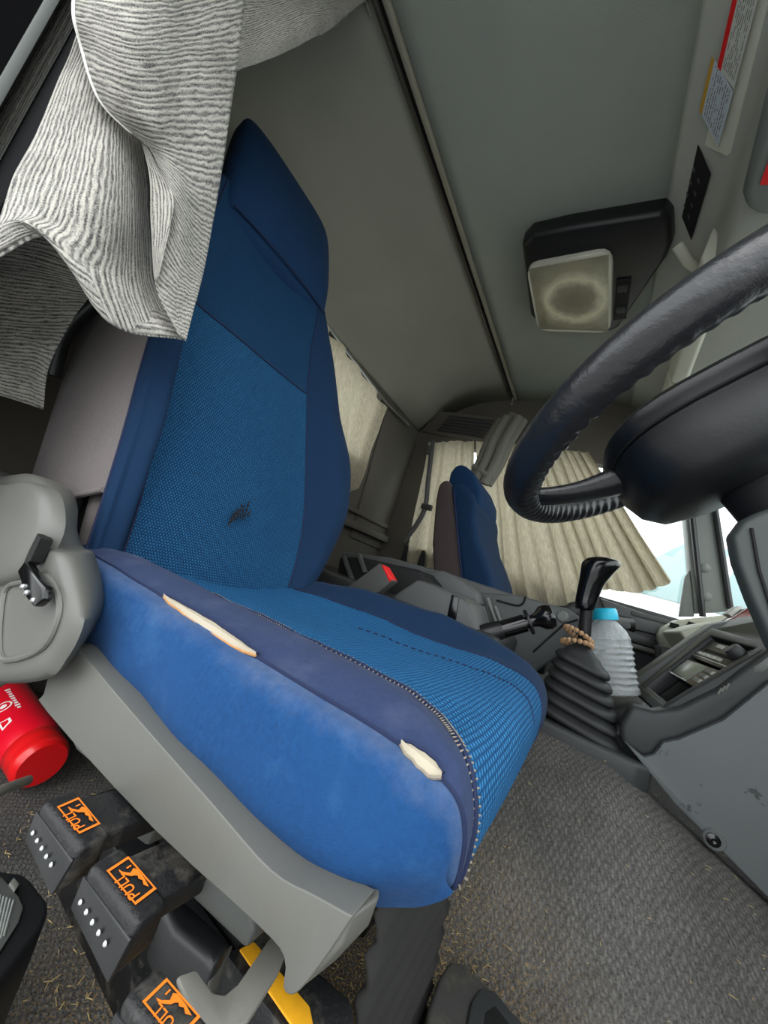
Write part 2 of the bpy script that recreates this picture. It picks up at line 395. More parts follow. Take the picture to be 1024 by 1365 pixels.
def text(name, body, size, mat, parent, o, ux, uy, lift=.0004, align='CENTER'):
    cu = bpy.data.curves.new(name, 'FONT'); cu.body = body; cu.size = size; cu.align_x = align; cu.align_y = 'CENTER'; cu.extrude = .0001
    ob = bpy.data.objects.new(name, cu); me = bpy.data.meshes.new_from_object(ob)
    bpy.data.objects.remove(ob); bpy.data.curves.remove(cu)
    ux = Vector(ux).normalized(); uy = Vector(uy); uy = (uy-ux*uy.dot(ux)).normalized(); nz = ux.cross(uy)
    o = Vector(o)
    for v in me.vertices: v.co = o+ux*v.co.x+uy*v.co.y+nz*(v.co.z+lift)
    return finish(name, me, mat, parent, False)
def qpt(q, u, v):
    a, b, c, d = [Vector(p) for p in q]   # corners: origin, +u, +u+v, +v
    return (a*(1-u)+b*u)*(1-v)+(d*(1-u)+c*u)*v
def plate(name, q, t, mat, parent=None, bevel=.0, **kw):
    a, b, c, d = [Vector(p) for p in q]; n = (b-a).cross(d-a).normalized()
    g = G().prism([a, b, c, d], n*t); return build(name, g, mat, parent, bevel, **kw)
def fnoise(p, s, amp, seed=0):
    return noise.noise(Vector((p[0]*s+seed*7.3, p[1]*s-seed*3.1, p[2]*s+seed)))*amp
def rectring(c, ux, uy, w, h, r=.3, n=5):
    """rounded rectangle ring of points"""
    c, ux, uy = Vector(c), Vector(ux).normalized(), Vector(uy).normalized(); rr = r*min(w, h); out = []
    for sx, sy, a0 in ((1, 1, 0), (-1, 1, 90), (-1, -1, 180), (1, -1, 270)):
        for k in range(n):
            a = math.radians(a0+90*k/(n-1)); out.append(c+ux*(sx*(w/2-rr)+rr*math.cos(a))+uy*(sy*(h/2-rr)+rr*math.sin(a)))
    return out
# ================================================================== THE CAB SHELL
XP, YR = 2.15, 1.30       # passenger wall, rear wall
def smooth(t): t = max(0, min(1, t)); return t*t*(3-2*t)
def floor_z(x, y):
    amp = .325-.4*max(0, -.08-y)
    return max(0, amp)*smooth((x-.66)/.29)
xs = np.linspace(.0, XP, 130); ys = np.linspace(-.75, YR, 110)
A = np.array([[(x, y, floor_z(x, y)+fnoise((x, y, 0), 12, .0015)) for x in xs] for y in ys])
o = sheet('floor', A, 'carpet', thick=.03, offset=-1); tag(o, kind='structure')
def profile(name, prof, x0, x1, mat, thick=.03, n=6, label=None, offset=1, steps=4):
    P = cr(np.array([(0, y, z) for y, z in prof]), steps)
    A = np.array([[(x, p[1], p[2]) for x in np.linspace(x0, x1, n)] for p in P])
    o = sheet(name, A, mat, thick=thick, offset=offset, uvflip=True); tag(o, label, kind='structure'); return o
profile('ceiling', [(.07, 1.768), (.25, 1.775), (.45, 1.778), (.70, 1.778)], -.02, XP+.02, 'ceiling', .03)
profile('ceiling_rear', [(.70, 1.778), (.86, 1.755), (1.0, 1.705), (1.10, 1.64), (1.16, 1.585), (1.24, 1.53), (YR, 1.50)], -.02, XP+.02, 'ceiling_rear', .03)
# header over the windscreen
profile('trim_1', [(.07, 1.768), (.03, 1.755), (-.02, 1.735), (-.055, 1.705), (-.066, 1.64), (-.075, 1.56), (-.10, 1.53), (-.2, 1.51), (-.5, 1.47)], -.02, XP+.02, 'header', .03, offset=-1, label='pale grey header trim above the windscreen')
# rear wall with its window
g = G()
WX0, WX1, WZ0, WZ1 = .55, 1.63, 1.06, 1.47
for (x0, x1, z0, z1) in ((-.03, WX0, 0, 1.52), (WX1, XP+.03, 0, 1.52), (WX0, WX1, 0, WZ0), (WX0, WX1, WZ1, 1.52)):
    g.box(((x0+x1)/2, YR+.03, (z0+z1)/2), (x1-x0, .06, z1-z0))
wr = struct('wall_rear', g, 'wall')
g = G(); g.box(((WX0+WX1)/2, YR+.04, (WZ0+WZ1)/2), (WX1-WX0, .005, WZ1-WZ0)); struct('window_1', g, 'glass')
# trim panel right of the rear window (dark vinyl, proud of the wall)
q = [at(516, 545, y=YR-.012), at(556, 592, y=YR-.012), at(527, 742, y=YR-.012), at(468, 716, y=YR-.012)]
build('trim_2', G().prism(q, (0, .011, 0)), 'wall', None, .004).__setitem__('kind', 'structure')
g = G().box((1.75, YR-.03, .70), (.75, .06, .045)); g.box((1.75, YR-.02, .78), (.75, .03, .03))
build('trim_3', g, 'wall', None, .01).__setitem__('kind', 'structure')
# passenger side wall: opening for the side window
g = G()
PY0_, PY1_, PZ0_, PZ1_ = -.30, 1.10, .72, 1.42
for (y0, y1, z0, z1) in ((-.8, YR+.06, 0, .40), (PY1_, YR+.06, .40, 1.80), (PY0_, PY1_, PZ1_, 1.80), (-.42, PY0_, 1.475, 1.80)):
    g.box((XP+.03, (y0+y1)/2, (z0+z1)/2), (.06, y1-y0, z1-z0))
struct('wall_left', g, 'wall')
g = G().box((XP+.04, .40, 1.09), (.004, 1.42, .76)); struct('window_2', g, 'glass')
# driver side wall behind the door opening and roof side over it
g = G().box((-.005, 1.13, .9), (.06, .44, 1.8)); g.box((-.005, .2, 1.70), (.06, 1.6, .2)); struct('wall_right', g, 'deep_black')
# firewall and front wall below the windscreen, windscreen pane
g = G().box((XP/2, -.80, .33), (XP+.12, .06, .66)); struct('wall_front', g, 'blackmatte')
g = G().prism([(-.02, -.80, .66), (XP, -.80, .66), (XP, -.52, 1.47), (-.02, -.52, 1.47)], (0, -.005, 0)); struct('window_3', g, 'glass')
# unseen asphalt ground outside, added to bounce daylight into the cab
g = G().box((0, 0, -1.3), (120, 120, .1))
M['asphalt'] = plain('asphalt', lin(150, 150, 148), .9, bump=.3, bs=30)
struct('ground', g, 'asphalt', 'unseen grey asphalt ground outside the cab, added for bounce light')
# ------------------------------------------------------------------ passenger door with its trim
dr = thing('door_1', (XP, .2, .4), None, None); tag(dr, 'dark grey passenger door with armrest and pull handle', kind='structure')
dx = 2.10
g = G().prism([(dx, -.36, .40), (dx, 1.10, .40), (dx, 1.10, .70), (dx, .20, .725), (dx, -.30, .725), (dx, -.40, .715)], (.07, 0, 0))
build('door_panel', g, 'console_dk', dr, .008)
g = G().prism([at(800, 797, x=dx-.02), at(893, 829, x=dx-.02), at(893, 850, x=dx-.02), at(815, 832, x=dx-.02)], (.03, 0, 0))
build('upper_trim', g, 'console', dr, .006)
# handle recess with its lever
a = rectring(at(815, 829, x=dx-.022), (0, 1, -.12), (0, .12, 1), .19, .075, .35)
build('handle_recess', G().prism(a, (.004, 0, 0)), 'blackgloss', dr, .001)
a = rectring(at(822, 831, x=dx-.03), (0, 1, -.12), (0, .12, 1), .11, .03, .4)
build('door_handle', G().prism(a, (.01, 0, 0)), 'console', dr, .003)
a = rectring(at(866, 823, x=dx-.024), (0, 1, -.05), (0, .05, 1), .14, .022, .4)
build('trim_slot', G().prism(a, (.006, 0, 0)), 'grey_plastic_dk', dr, .002)
g = G().tube([at(770, 838, x=dx-.03), at(826, 856, x=dx-.03), at(900, 877, x=dx-.03)], .012)
build('armrest_rail', g, 'grey_plastic', dr)
g = G().prism([at(770, 815, x=dx-.03), at(895, 862, x=dx-.03), at(895, 872, x=dx-.03), at(770, 832, x=dx-.03)], (.04, 0, 0))
build('armrest', g, 'console_dk', dr, .005)
# ------------------------------------------------------------------ passenger A-pillar
g = G()
p = [at(914, 690, x=XP-.02), at(953, 690, x=XP-.02), at(973, 815, x=XP-.02), at(926, 818, x=XP-.02)]
up_ = (p[0]-p[3]); up2 = (p[1]-p[2])
p[0] = p[3]+up_*2.1; p[1] = p[2]+up2*2.1
ap = build('trim_4', G().prism(p, (.09, 0, 0)), 'console_lt', None, .01); tag(ap, 'grey passenger windscreen pillar with two round caps', kind='structure')
for px, py in ((940, 757), (941, 795)):
    build('pillar_cap', G().lathe([(.0, 0), (.020, .0), (.020, .008), (.012, .014), (0, .015)], at(px, py, x=XP-.02), (-1, 0, 0), 20), 'console_lt', ap)
for (a0, b0, m_, w_) in (((924, 700), (937, 822), 'black', .012), ((957, 700), (974, 812), 'black', .012)):
    a, b = at(*a0, x=XP-.03), at(*b0, x=XP-.03)
    build('weatherstrip', G().tube([b, b+(a-b)*2.2], w_, 8), m_, ap)
g = G().prism([at(905, 822, x=XP-.01), at(913, 770, x=XP-.01), at(919, 760, x=XP-.01), at(926, 822, x=XP-.01)], (.02, 0, 0))
build('mirror_triangle', g, 'console_lt', ap, .003)
# ------------------------------------------------------------------ driver's pillar, seen at the edge of the door opening
dp = build('trim_5', G().prism([(.05, .66, .45), (.05, .95, .45), (.05, .95, 1.75), (.05, .66, 1.75)], (.006, 0, 0)), 'deep_black', None, .002)
tag(dp, 'black plastic door pillar trim behind the striped curtain', kind='structure')
build('pillar_edge', G().tube([(.0497, .945, .5), (.0497, .945, 1.74)], .0009, 8), 'console_lt', dp)
g = G().box((.0185, .903, 1.1), (.013, .008, 1.3)); build('pillar_strip', g, 'console_lt', dp, .002)
# ------------------------------------------------------------------ curtain track across the ceiling
rl = thing('curtain_rail', (1.08, .70, 1.775), 'bronze and beige double curtain track crossing the ceiling', 'curtain rail')
build('front_track', G().box((1.08, .682, 1.768), (2.08, .014, .018)), 'rail_beige', rl, .003)
build('groove', G().box((1.08, .695, 1.771), (2.08, .012, .010)), 'groove', rl)
build('rear_track', G().box((1.08, .708, 1.768), (2.08, .012, .018)), 'rail_dark', rl, .003)
build('end_hook', G().tube([(2.10, .695, 1.765), (2.11, .695, 1.735), (2.10, .69, 1.72)], .006), 'steel', rl)
# ------------------------------------------------------------------ rear window rail
rr_ = build('window_rail', G().tube([at(430, 424, y=YR-.03), at(447, 447, y=YR-.03), at(480, 490, y=YR-.03), at(516, 538, y=YR-.03), at(545, 567, y=YR-.03)], .007), 'steel')
tag(rr_, 'thin metal rail above the bright rear window curtain', 'curtain rail')
# ------------------------------------------------------------------ corner vent by the sleeper
vt = thing('corner_vent', at(620, 575, x=XP-.1), 'grey corner housing with slatted vent below the ceiling', 'vent')
c1, c2, c3, c4 = at(560, 574, x=XP-.03), at(585, 547, x=XP-.12), at(672, 556, x=XP-.12), at(651, 590, x=XP-.03)
def dn(p, k): return Vector((p.x, p.y, p.z-k))
g = G(); g.add([c1, c4, c3, c2, c1+Vector((.06, 0, .0)), c4+Vector((.06, 0, 0)), c3+Vector((.15, 0, .02)), c2+Vector((.15, 0, .02))],
               [(0, 1, 2, 3), (4, 7, 6, 5), (0, 4, 5, 1), (1, 5, 6, 2), (2, 6, 7, 3), (3, 7, 4, 0)])
build('housing', g, 'wall', vt, .012)
nn = (c4-c1).cross(c2-c1).normalized(); nn = nn if nn.x < 0 else -nn
for k in range(6):
    u0, u1, v = .24, .90, .16+.13*k
    a, b = qpt((c1, c4, c3, c2), u0, v), qpt((c1, c4, c3, c2), u1, v)
    build('slat', G().tube([a+nn*.004, b+nn*.004], .0075, 6), 'console_dk', vt)
# ------------------------------------------------------------------ dome lamp
dl = thing('dome_lamp', at(800, 350, z=1.77), 'black ceiling lamp housing with dusty rectangular lens', 'lamp')
ZL = 1.715
ring = [(700, 330), (712, 318), (760, 308), (878, 290), (888, 299), (890, 328), (884, 345), (850, 395), (822, 436), (812, 441), (722, 433), (710, 420)]
r1 = [at(a, b, z=ZL) for a, b in ring]; ce = sum(r1, Vector())/len(r1)
r0 = [ce+(p-ce)*1.06+Vector((0, 0, 1.772-ZL)) for p in r1]
rm = [ce+(p-ce)*1.05+Vector((0, 0, .012)) for p in r1]
build('housing', G().loft([r0, rm, r1]), 'black', dl, .006, 3)
L = [at(702, 350, z=ZL), at(818, 328, z=ZL), at(816, 440, z=ZL), at(718, 437, z=ZL)]
cL = sum(L, Vector())/4
def rquad(q, k, r=.16, n=5):
    c = sum(q, Vector())/4; q = [c+(p-c)*k for p in q]; out = []
    for i in range(4):
        p, a, b = q[i], q[i-1], q[(i+1) % 4]
        pa, pb = p+(a-p)*r, p+(b-p)*r
        for t in np.linspace(0, 1, n): out.append(pa*(1-t)**2+p*2*t*(1-t)+pb*t*t)
    return out
dz = lambda q, k: [p+Vector((0, 0, k)) for p in q]
build('lens_rim', G().loft([dz(rquad(L, 1.0), .004), dz(rquad(L, 1.0), -.012), dz(rquad(L, .985), -.016), dz(rquad(L, .93), -.016), dz(rquad(L, .93), -.010)]), 'lens_rim', dl)
R_ = 14; rows = []
qi = [cL+(p-cL)*.93 for p in L]
def lens_pt(u, v):
    d = math.hypot((u-.5)*1.05, v-.56); bowl = .0
    edge = min(u, 1-u, v, 1-v); h = -.0165-.008*smooth(edge/.18)+bowl
    return qpt(qi, u, v)+Vector((0, 0, h))
A = np.array([[lens_pt(u, v) for u in np.linspace(.0, 1, 40)] for v in np.linspace(0, 1, 40)])
sheet('lens', A, 'lens', dl)
a, b, c, d = [at(*p, z=ZL-.002) for p in ((822, 372), (842, 370), (835, 424), (818, 426))]
plate('switch_plate', (a, b, c, d), -.003, 'blackmatte', dl, .001)
for v in (.2, .72): build('switch', G().box(qpt((a, b, c, d), .5, v)+Vector((0, 0, -.004)), (.03, .03, .01)), 'console_dk', dl, .003)
# ------------------------------------------------------------------ labels and overhead panels on the header
HP, HN = Vector((0, .0, 1.742)), Vector((0, -.55, 1)).normalized()
def hp(px, py, lift=0): return at(px, py, p0=HP-HN*lift, n=HN)
lp = build('label_panel', G().prism([hp(905, 180), hp(1000, -60), hp(1040, -60), hp(974, 205), hp(968, 210)], HN*.012), 'header_lt', None, .004, 3)
lp = build('label_panel', G().prism([hp(936, 150, .004), hp(985, -40, .004), hp(1032, -40, .004), hp(972, 206, .004), hp(962, 209, .004)], HN*.016), 'header_lt', None, .004, 3) if False else lp
tag(lp, 'pale grey raised panel carrying the paper labels', 'panel')
def label(name, q, stock, lab, rows_, ncol, edge=None, edgew=.14):
    t = thing(name, q[0], lab, 'label')
    plate('sheet', q, .0008, stock, t)
    a, b, c, d = q; n = (b-a).cross(d-a).normalized()
    qq = [p+n*.0011 for p in (a, b, c, d)]
    if edge: plate('colour_band', [qpt(qq, 0, 0), qpt(qq, edgew, 0), qpt(qq, edgew, 1), qpt(qq, 0, 1)], .0004, edge, t)
    g = G()
    for k in range(ncol):
        u = edgew+.08+(.86-edgew)*k/ncol
        v = .06
        while v < .93:
            l = random.uniform(.03, .16)
            if random.random() < .82: g.add([qpt(qq, u, v), qpt(qq, u+.028, v), qpt(qq, u+.028, min(.95, v+l)), qpt(qq, u, min(.95, v+l))], [(0, 1, 2, 3)])
            v += l+.025
    o = build('printed_text', g, 'ink', t, smooth=False); o['kind'] = 'stuff'
    return t
ln = -.014
def L4(*ps): return [hp(a, b, .0125) for a, b in ps]
label('warning_label', L4((932, 146), (961, 195), (979, 121), (949, 74)), 'paper_cool', 'white warning label with yellow edge and small print on header', 1, 1)  if False else None
def header_label(name, q, stock, lab, band, bw, ncol):
    # q: corners u along the header front-to-back, v along the cab width
    return label(name, q, stock, lab, 1, ncol, band, bw)
header_label('warning_label', L4((933, 147), (958, 196), (978, 122), (950, 73)), 'paper_cool', 'bluish white paper label with yellow edge and small print on header', 'yellowlabel', .12, 9)
header_label('instruction_label', L4((957, 88), (979, 118), (1016, -20), (982, -22)), 'paper', 'long cream paper label with red edge at upper right corner', 'redlabel', .2, 8)
q = [hp(903, 273, .0015), hp(922, 320, .0015), hp(948, 232, .0015), hp(926, 180, .0015)]
t = thing('black_label', q[0], 'black rectangular label on header beside the ceiling lamp', 'label')
plate('sheet', q, .001, 'blackmatte', t)
g = G(); nq = (q[1]-q[0]).cross(q[3]-q[0]).normalized()
qq = [p+nq*.0013 for p in q]
for k in range(4):
    for j in range(2): u, v = .25+.3*j, .15+.18*k; g.add([qpt(qq, u, v), qpt(qq, u+.12, v), qpt(qq, u+.12, v+.05), qpt(qq, u, v+.05)], [(0, 1, 2, 3)])
build('printed_text', g, 'console', t, smooth=False)['kind'] = 'stuff'
# sun visor pocket with a red sticker at the right edge
pk = thing('visor_pocket', at(1015, 260, z=1.50), 'grey padded visor pocket with red sticker at right edge', 'visor')
ring = [(988, 262), (993, 280), (1010, 290), (1060, 292), (1060, 80), (1020, 130)]
r1 = [at(a, b, z=1.50) for a, b in ring]
build('pad', G().prism(r1, (0, 0, .06)), 'console_lt', pk, .018, 4)
plate('sticker', [at(1013, 246, z=1.4985), at(1060, 246, z=1.4985), at(1060, 180, z=1.4985), at(1028, 205, z=1.4985)], .001, 'redlabel', pk)
hd = build('grab_handle', G().tube([at(903, 326, z=1.70), at(908, 334, z=1.69), at(918, 350, z=1.69), at(935, 362, z=1.71)], .014, 12), 'header_lt'); tag(hd, 'pale rounded grab handle behind the steering wheel rim', 'handle')
# overhead locker doors on the passenger side of the header
for i, (x0, x1, lab) in enumerate(((1.05, 1.55, 'grey overhead locker lid behind the steering wheel rim'), (1.58, 2.08, 'grey overhead locker lid nearest the pleated passenger curtain'))):
    lk = thing('overhead_locker', ((x0+x1)/2, -.06, 1.6), lab, 'locker', 'overhead lockers above windscreen')
    build('lid', G().prism([(x0, -.052, 1.70), (x0, -.040, 1.60), (x0, -.058, 1.535), (x0, -.10, 1.515), (x0, -.12, 1.56)], (x1-x0, 0, 0)), 'header_lt', lk, .008, 3)
    build('latch', G().box(((x0+x1)/2, -.040, 1.60), (.05, .01, .02)), 'console_dk', lk, .003)
# ================================================================== DRIVER'S SEAT
ds = thing('driver_seat', (.49, .3, 0), 'large blue worn driver seat with torn cushion edge', 'seat')
# --- cushion: rows from the rear to the front edge and down the nose, columns from the near bottom over the top to the far bottom
#            y     near(x,z): bottom        mid            upper         seam          crest         stitch(x,z)   centre-l    centre       far seam      far crest     far edge      far bottom
rowsC = [
 (.575, [(.235, .345), (.214, .385), (0.213, 0.432), (.226, .444), (.255, .452), (.290, .436), (.37, .425), (.49, .420), (.62, .430), (.69, .455), (.735, .43), (.735, .36)]),
 (.50, [(.232, .342), (.207, .385), (0.209, 0.435), (.224, .447), (.262, .456), (.305, .440), (.38, .430), (.49, .425), (.62, .438), (.70, .470), (.752, .44), (.752, .36)]),
 (.38, [(.228, .340), (.204, .384), (0.207, 0.437), (.223, .449), (.270, .459), (.318, .444), (.39, .434), (.50, .428), (.63, .446), (.71, .484), (.752, .45), (.752, .36)]),
 (.26, [(.226, .340), (.202, .384), (0.206, 0.438), (.222, .450), (.272, .461), (.325, .447), (.40, .440), (.50, .436), (.63, .450), (.71, .488), (.754, .45), (.754, .36)]),
 (.16, [(.226, .346), (.202, .384), (0.206, 0.439), (.222, .451), (.270, .462), (.325, .450), (.40, .446), (.50, .446), (.63, .456), (.71, .484), (.754, .45), (.754, .36)]),
 (.09, [(.228, .358), (.204, .386), (0.207, 0.440), (.222, .452), (.262, .461), (.305, .452), (.39, .450), (.50, .452), (.63, .456), (.705, .472), (.748, .44), (.75, .37)]),
 (.054, [(.232, .376), (.210, .402), (0.212, 0.437), (.224, .449), (.238, .455), (.262, .454), (.36, .446), (.49, .448), (.62, .450), (.69, .456), (.728, .43), (.735, .38)]),
 (.038, [(.230, .391), (.218, .410), (.220, .428), (.227, .440), (.236, .442), (.252, .440), (.35, .434), (.48, .434), (.61, .434), (.68, .436), (.708, .42), (.72, .39)]),
 (.032, [(.234, .398), (.228, .405), (.227, .413), (.232, .418), (.238, .419), (.250, .417), (.35, .411), (.48, .411), (.60, .412), (.66, .414), (.690, .408), (.705, .392)]),
 (.037, [(.242, .394), (.239, .393), (.239, .392), (.241, .391), (.246, .389), (.254, .385), (.35, .377), (.48, .376), (.60, .380), (.65, .384), (.682, .384), (.70, .380)]),
 (.070, [(.268, .396), (.264, .392), (.260, .388), (.258, .382), (.256, .371), (.265, .369), (.35, .363), (.48, .363), (.60, .366), (.64, .368), (.674, .370), (.69, .370)]),
]
yoff = [0, 0, 0, 0, 0, .0, 0, 0, 0, 0, 0, 0]
ctrl = [[(x, y+(.004 if 0 < i < 3 and y < .06 else 0), z) for i, (x, z) in enumerate(r)] for y, r in rowsC]
NC = 6
A = dense(ctrl, 8, NC)
for i in range(A.shape[0]):
    for j in range(A.shape[1]):
        p = A[i, j]; cen = smooth((j-3*NC)/NC)*smooth((A.shape[1]-1-j)/NC)
        A[i, j, 2] += fnoise(p, 13, .0035*cen, 1)+fnoise(p, 40, .0016*cen, 2)
        A[i, j, 0] += fnoise(p, 16, .003*(1-cen), 3)*(1 if j > 2 else 0)
def cols(A, a, b): return A[:, a*NC:b*NC+1]
sheet('side_panel', cols(A, 0, 3), 'suede_blue', ds)
sheet('near_bolster', cols(A, 3, 5), 'worn_navy', ds)
sheet('woven_insert', cols(A, 5, 8), 'insert', ds)
sheet('far_bolster', cols(A, 8, 11), 'navy', ds)
def seam_path(col, lift=.0012, i0=0, i1=None):
    B = A[i0:i1, col]; return [Vector(p)+Vector((-.25*lift if col < 5*NC else 0, -.3*lift, lift)) for p in B]
build('seam', G().tube(seam_path(3*NC, .0006), .0014, 6), 'darkthread', ds)
build('seam', G().tube(seam_path(8*NC, .0006), .0014, 6), 'darkthread', ds)
# coarse zigzag stitches along the insert
sp = seam_path(5*NC, .0010, 14, 80)
g = G(); acc = 0; last = sp[0]; k = 0
dense_sp = [sp[i].lerp(sp[i+1], t) for i in range(len(sp)-1) for t in (0, .25, .5, .75)]
for i in range(1, len(dense_sp)-1):
    acc += (dense_sp[i]-last).length; last = dense_sp[i]
    if acc > .0036:
        acc = 0; t = (dense_sp[i+1]-dense_sp[i-1]).normalized(); s = t.cross(Vector((-.3, -.3, 1))).normalized()
        g.tube([dense_sp[i]-s*.0036-t*.0008, dense_sp[i]+Vector((0, 0, .0010)), dense_sp[i]+s*.0036+t*.0008], .0007, 5)
build('zigzag_stitches', g, 'thread', ds)['kind'] = 'stuff'
build('seam', G().tube(sp, .0018, 6), 'darkthread', ds)
# dotted stitch line on the insert's far half
g = G(); cc = int(7.35*NC)
for i in range(20, 60, 1):
    a, b = Vector(A[i, cc]), Vector(A[i+1, cc]); g.tube([a+Vector((0, 0, .0008)), a.lerp(b, .55)+Vector((0, 0, .0008))], .0011, 5)
build('dotted_stitches', g, 'darkthread', ds)['kind'] = 'stuff'
# two tears in the near edge showing foam
def tear(name, ia, ib, col, width, m1, m2):
    B = [Vector(p) for p in A[ia:ib, col]]; n = len(B); g = G(); e = G(); up = []; lo = []
    for i, p in enumerate(B):
        t = i/(n-1); w = width*math.sin(math.pi*t)**.6*(1+.35*fnoise((i*.7, 0, 0), 1, 1))
        up.append(p+Vector((.55*w, 0, .0026+.25*w))); lo.append(p+Vector((-.0014-.34*w, 0, .0012-.65*w)))
    md = [(a+b)/2+Vector((-.0026, 0, .0030)) for a, b in zip(up, lo)]
    g.loft([up, md, lo], caps=False, closed=False)
    o = build(name, g, m1, ds)
    build('frayed_lip', G().tube([p+Vector((0, 0, .0008)) for p in up], .0014, 5), 'darkthread', o)
    build('frayed_lip', G().tube([p+Vector((-.0004, 0, .0005)) for p in lo], .0011, 5), m2, o)
    return o
tear('torn_gap', 18, 29, 3*NC, .0062, 'foam', 'rust')
tear('torn_gap', 42, 50, 3*NC, .006, 'foam', 'thread')
# --- backrest: rows bottom to top, columns from the rear of the near side round the face to the far side
zr = [.40, .50, .62, .76, .90, 1.05, 1.17, 1.25]
xn = [.222, .224, .226, .228, .236, .25, .268, .275]
xl = [.272, .280, .288, .292, .294, .298, .315, .325]
xi = [.600, .635, .648, .642, .632, .640, .655, .655]
xr = [.665, .735, .790, .800, .765, .745, .715, .695]
bol = [.022, .042, .062, .062, .042, .028, .016, .008]
SL, YB, ZB = .40, .565, .42
ctrl = []
for z, a, b, c, d, h in zip(zr, xn, xl, xi, xr, bol):
    y = YB+SL*(z-ZB); ny, nz = -1/math.hypot(1, SL), SL/math.hypot(1, SL)
    P = lambda x, o: (x, y+ny*o, z+nz*o)
    m = (b+c)/2
    bul = .016*math.sin(math.pi*min(1, max(0, (z-.38)/.62)))
    ctrl.append([P(a-.006, -.21), P(a-.006, -.11), P(a+.006, h*.55), P(a+.020, h*.9), P((a+b)/2+.012, h), P(b, .012), P(m-.07, bul), P(m+.07, bul), P(c, .012), P((c+d)/2-.005, h), P(d-.012, h*.8), P(d, -.02), P(d-.01, -.10)])
B_ = dense(ctrl, 8, NC)
for i in range(B_.shape[0]):
    for j in range(B_.shape[1]): B_[i, j, 1] += fnoise(B_[i, j], 9, .004, 5)
BC = lambda a, b, i0=0, i1=None: B_[i0:i1, a*NC:b*NC+1]
sheet('back_side_cover', BC(0, 2, 9), 'taupe', ds)
sheet('near_back_bolster', BC(2, 5), 'navy', ds)
IS = 32
sheet('back_insert', BC(5, 8, 0, IS+1), 'back_insert', ds)
sheet('upper_back_insert', BC(5, 8, IS), 'back_upper', ds)
sheet('far_back_bolster', BC(8, 11), 'navy', ds)
sheet('far_back_side', BC(11, 12), 'taupe', ds)
for col in (2, 5, 8): build('seam', G().tube([Vector(p)+Vector((0, -.0012, .0006)) for p in B_[:, col*NC]], .0016, 6), 'darkthread', ds)
build('seam', G().tube([Vector(p)+Vector((0, -.001, .0006)) for p in B_[IS, 5*NC:8*NC+1]], .0022, 6), 'darkthread', ds)
# rear shell closing the backrest
rs = [[Vector(B_[i, 0]), Vector(B_[i, 0])+Vector((.06, .05, 0)), Vector(B_[i, -1])+Vector((-.06, .05, 0)), Vector(B_[i, -1])] for i in range(0, B_.shape[0], 4)]
g = G().loft(rs, caps=False, closed=False); build('back_shell', g, 'taupe', ds)
# dark grease marks on the insert
g = G()
for k in range(9):
    a = at(296+3.2*k, 697-1.5*k+random.uniform(-6, 4), p0=(0, YB, ZB), n=(0, 1, -SL)); l = random.uniform(.012, .03)
    off = Vector((0, -.0185, .002)); 
    g.tube([a+off, a+off+Vector((.006, SL*l, l))], .0012, 5)
build('grease_mark', g, 'blackmatte', ds)['kind'] = 'stuff'
# folded hem of the side cover and the recliner bars below it
p = [Vector(B_[9, j])+Vector((-.002, 0, 0)) for j in range(0, 2*NC+1)]
build('cover_hem', G().tube(p, .004, 8), 'taupe', ds)
for dxx, dy, m_, r_ in ((.245, .0, 'grey_plastic_dk', .013), (.25, -.045, 'black', .011), (.256, -.075, 'taupe', .022)):
    build('recliner_bar', G().tube([(dxx, .655+dy, .40), (dxx, .675+dy, .45), (dxx, .705+dy, .53)], r_, 10), m_, ds)
# --- head restraint
def hp_(x, z, o): 
    y = YB+SL*(z-ZB); k = math.hypot(1, SL); return Vector((x, y-o/k, z+SL*o/k))
cx = .497
hrows = [(1.172, .166, -.004), (1.196, .178, .022), (1.27, .184, .042), (1.36, .182, .046), (1.45, .176, .042), (1.505, .166, .028), (1.525, .150, .006)]
rings = []
for z, hw, fr in hrows:
    r = []
    for k in range(28):
        a = 2*math.pi*k/28; ca, sa = math.cos(a), math.sin(a)
        ex = math.copysign(abs(ca)**.55, ca)*hw; dd = math.copysign(abs(sa)**.7, sa)
        o_ = (fr if dd > 0 else .075)*dd
        r.append(hp_(cx+ex+.015, z, o_))
    rings.append(r)
D = cr(np.array([[list(p) for p in r] for r in rings]), 4)
hr = build('head_restraint', G().loft([[Vector(p) for p in r] for r in D]), 'head_navy', ds)
build('piping', G().tube([hp_(cx+.015+x, 1.192, .030-.16*abs(x)**1.6) for x in np.linspace(-.168, .168, 17)], .0022, 6), 'darkthread', hr)
# --- recliner cover: grey moulded plastic on the near side of the hinge
ol = [(-40, 640), (0, 634), (35, 630), (58, 642), (68, 668), (67, 705), (76, 732), (92, 742), (104, 790), (106, 822), (98, 850), (82, 878), (58, 905), (0, 912), (-40, 905)]
r0 = [at(a, b, x=.165) for a, b in spl(ol, 4)]; ce = sum(r0, Vector())/len(r0)
r1 = [Vector((.178, ce.y+(p.y-ce.y)*.97+.006, p.z)) for p in r0]; r2 = [Vector((.20, ce.y+(p.y-ce.y)*.9+.03, ce.z+(p.z-ce.z)*.97)) for p in r0]
rc = build('recliner_cover', G().loft([[ce+(p-ce)*.5+Vector((-.0055, 0, 0)) for p in r0], [ce+(p-ce)*.8+Vector((-.006, 0, 0)) for p in r0], [ce+(p-ce)*.9+Vector((-.005, 0, 0)) for p in r0], [ce+(p-ce)*.97+Vector((-.0015, 0, 0)) for p in r0], [p+Vector((.004, 0, 0)) for p in r0], r1, r2]), 'grey_plastic', ds, angle=70)
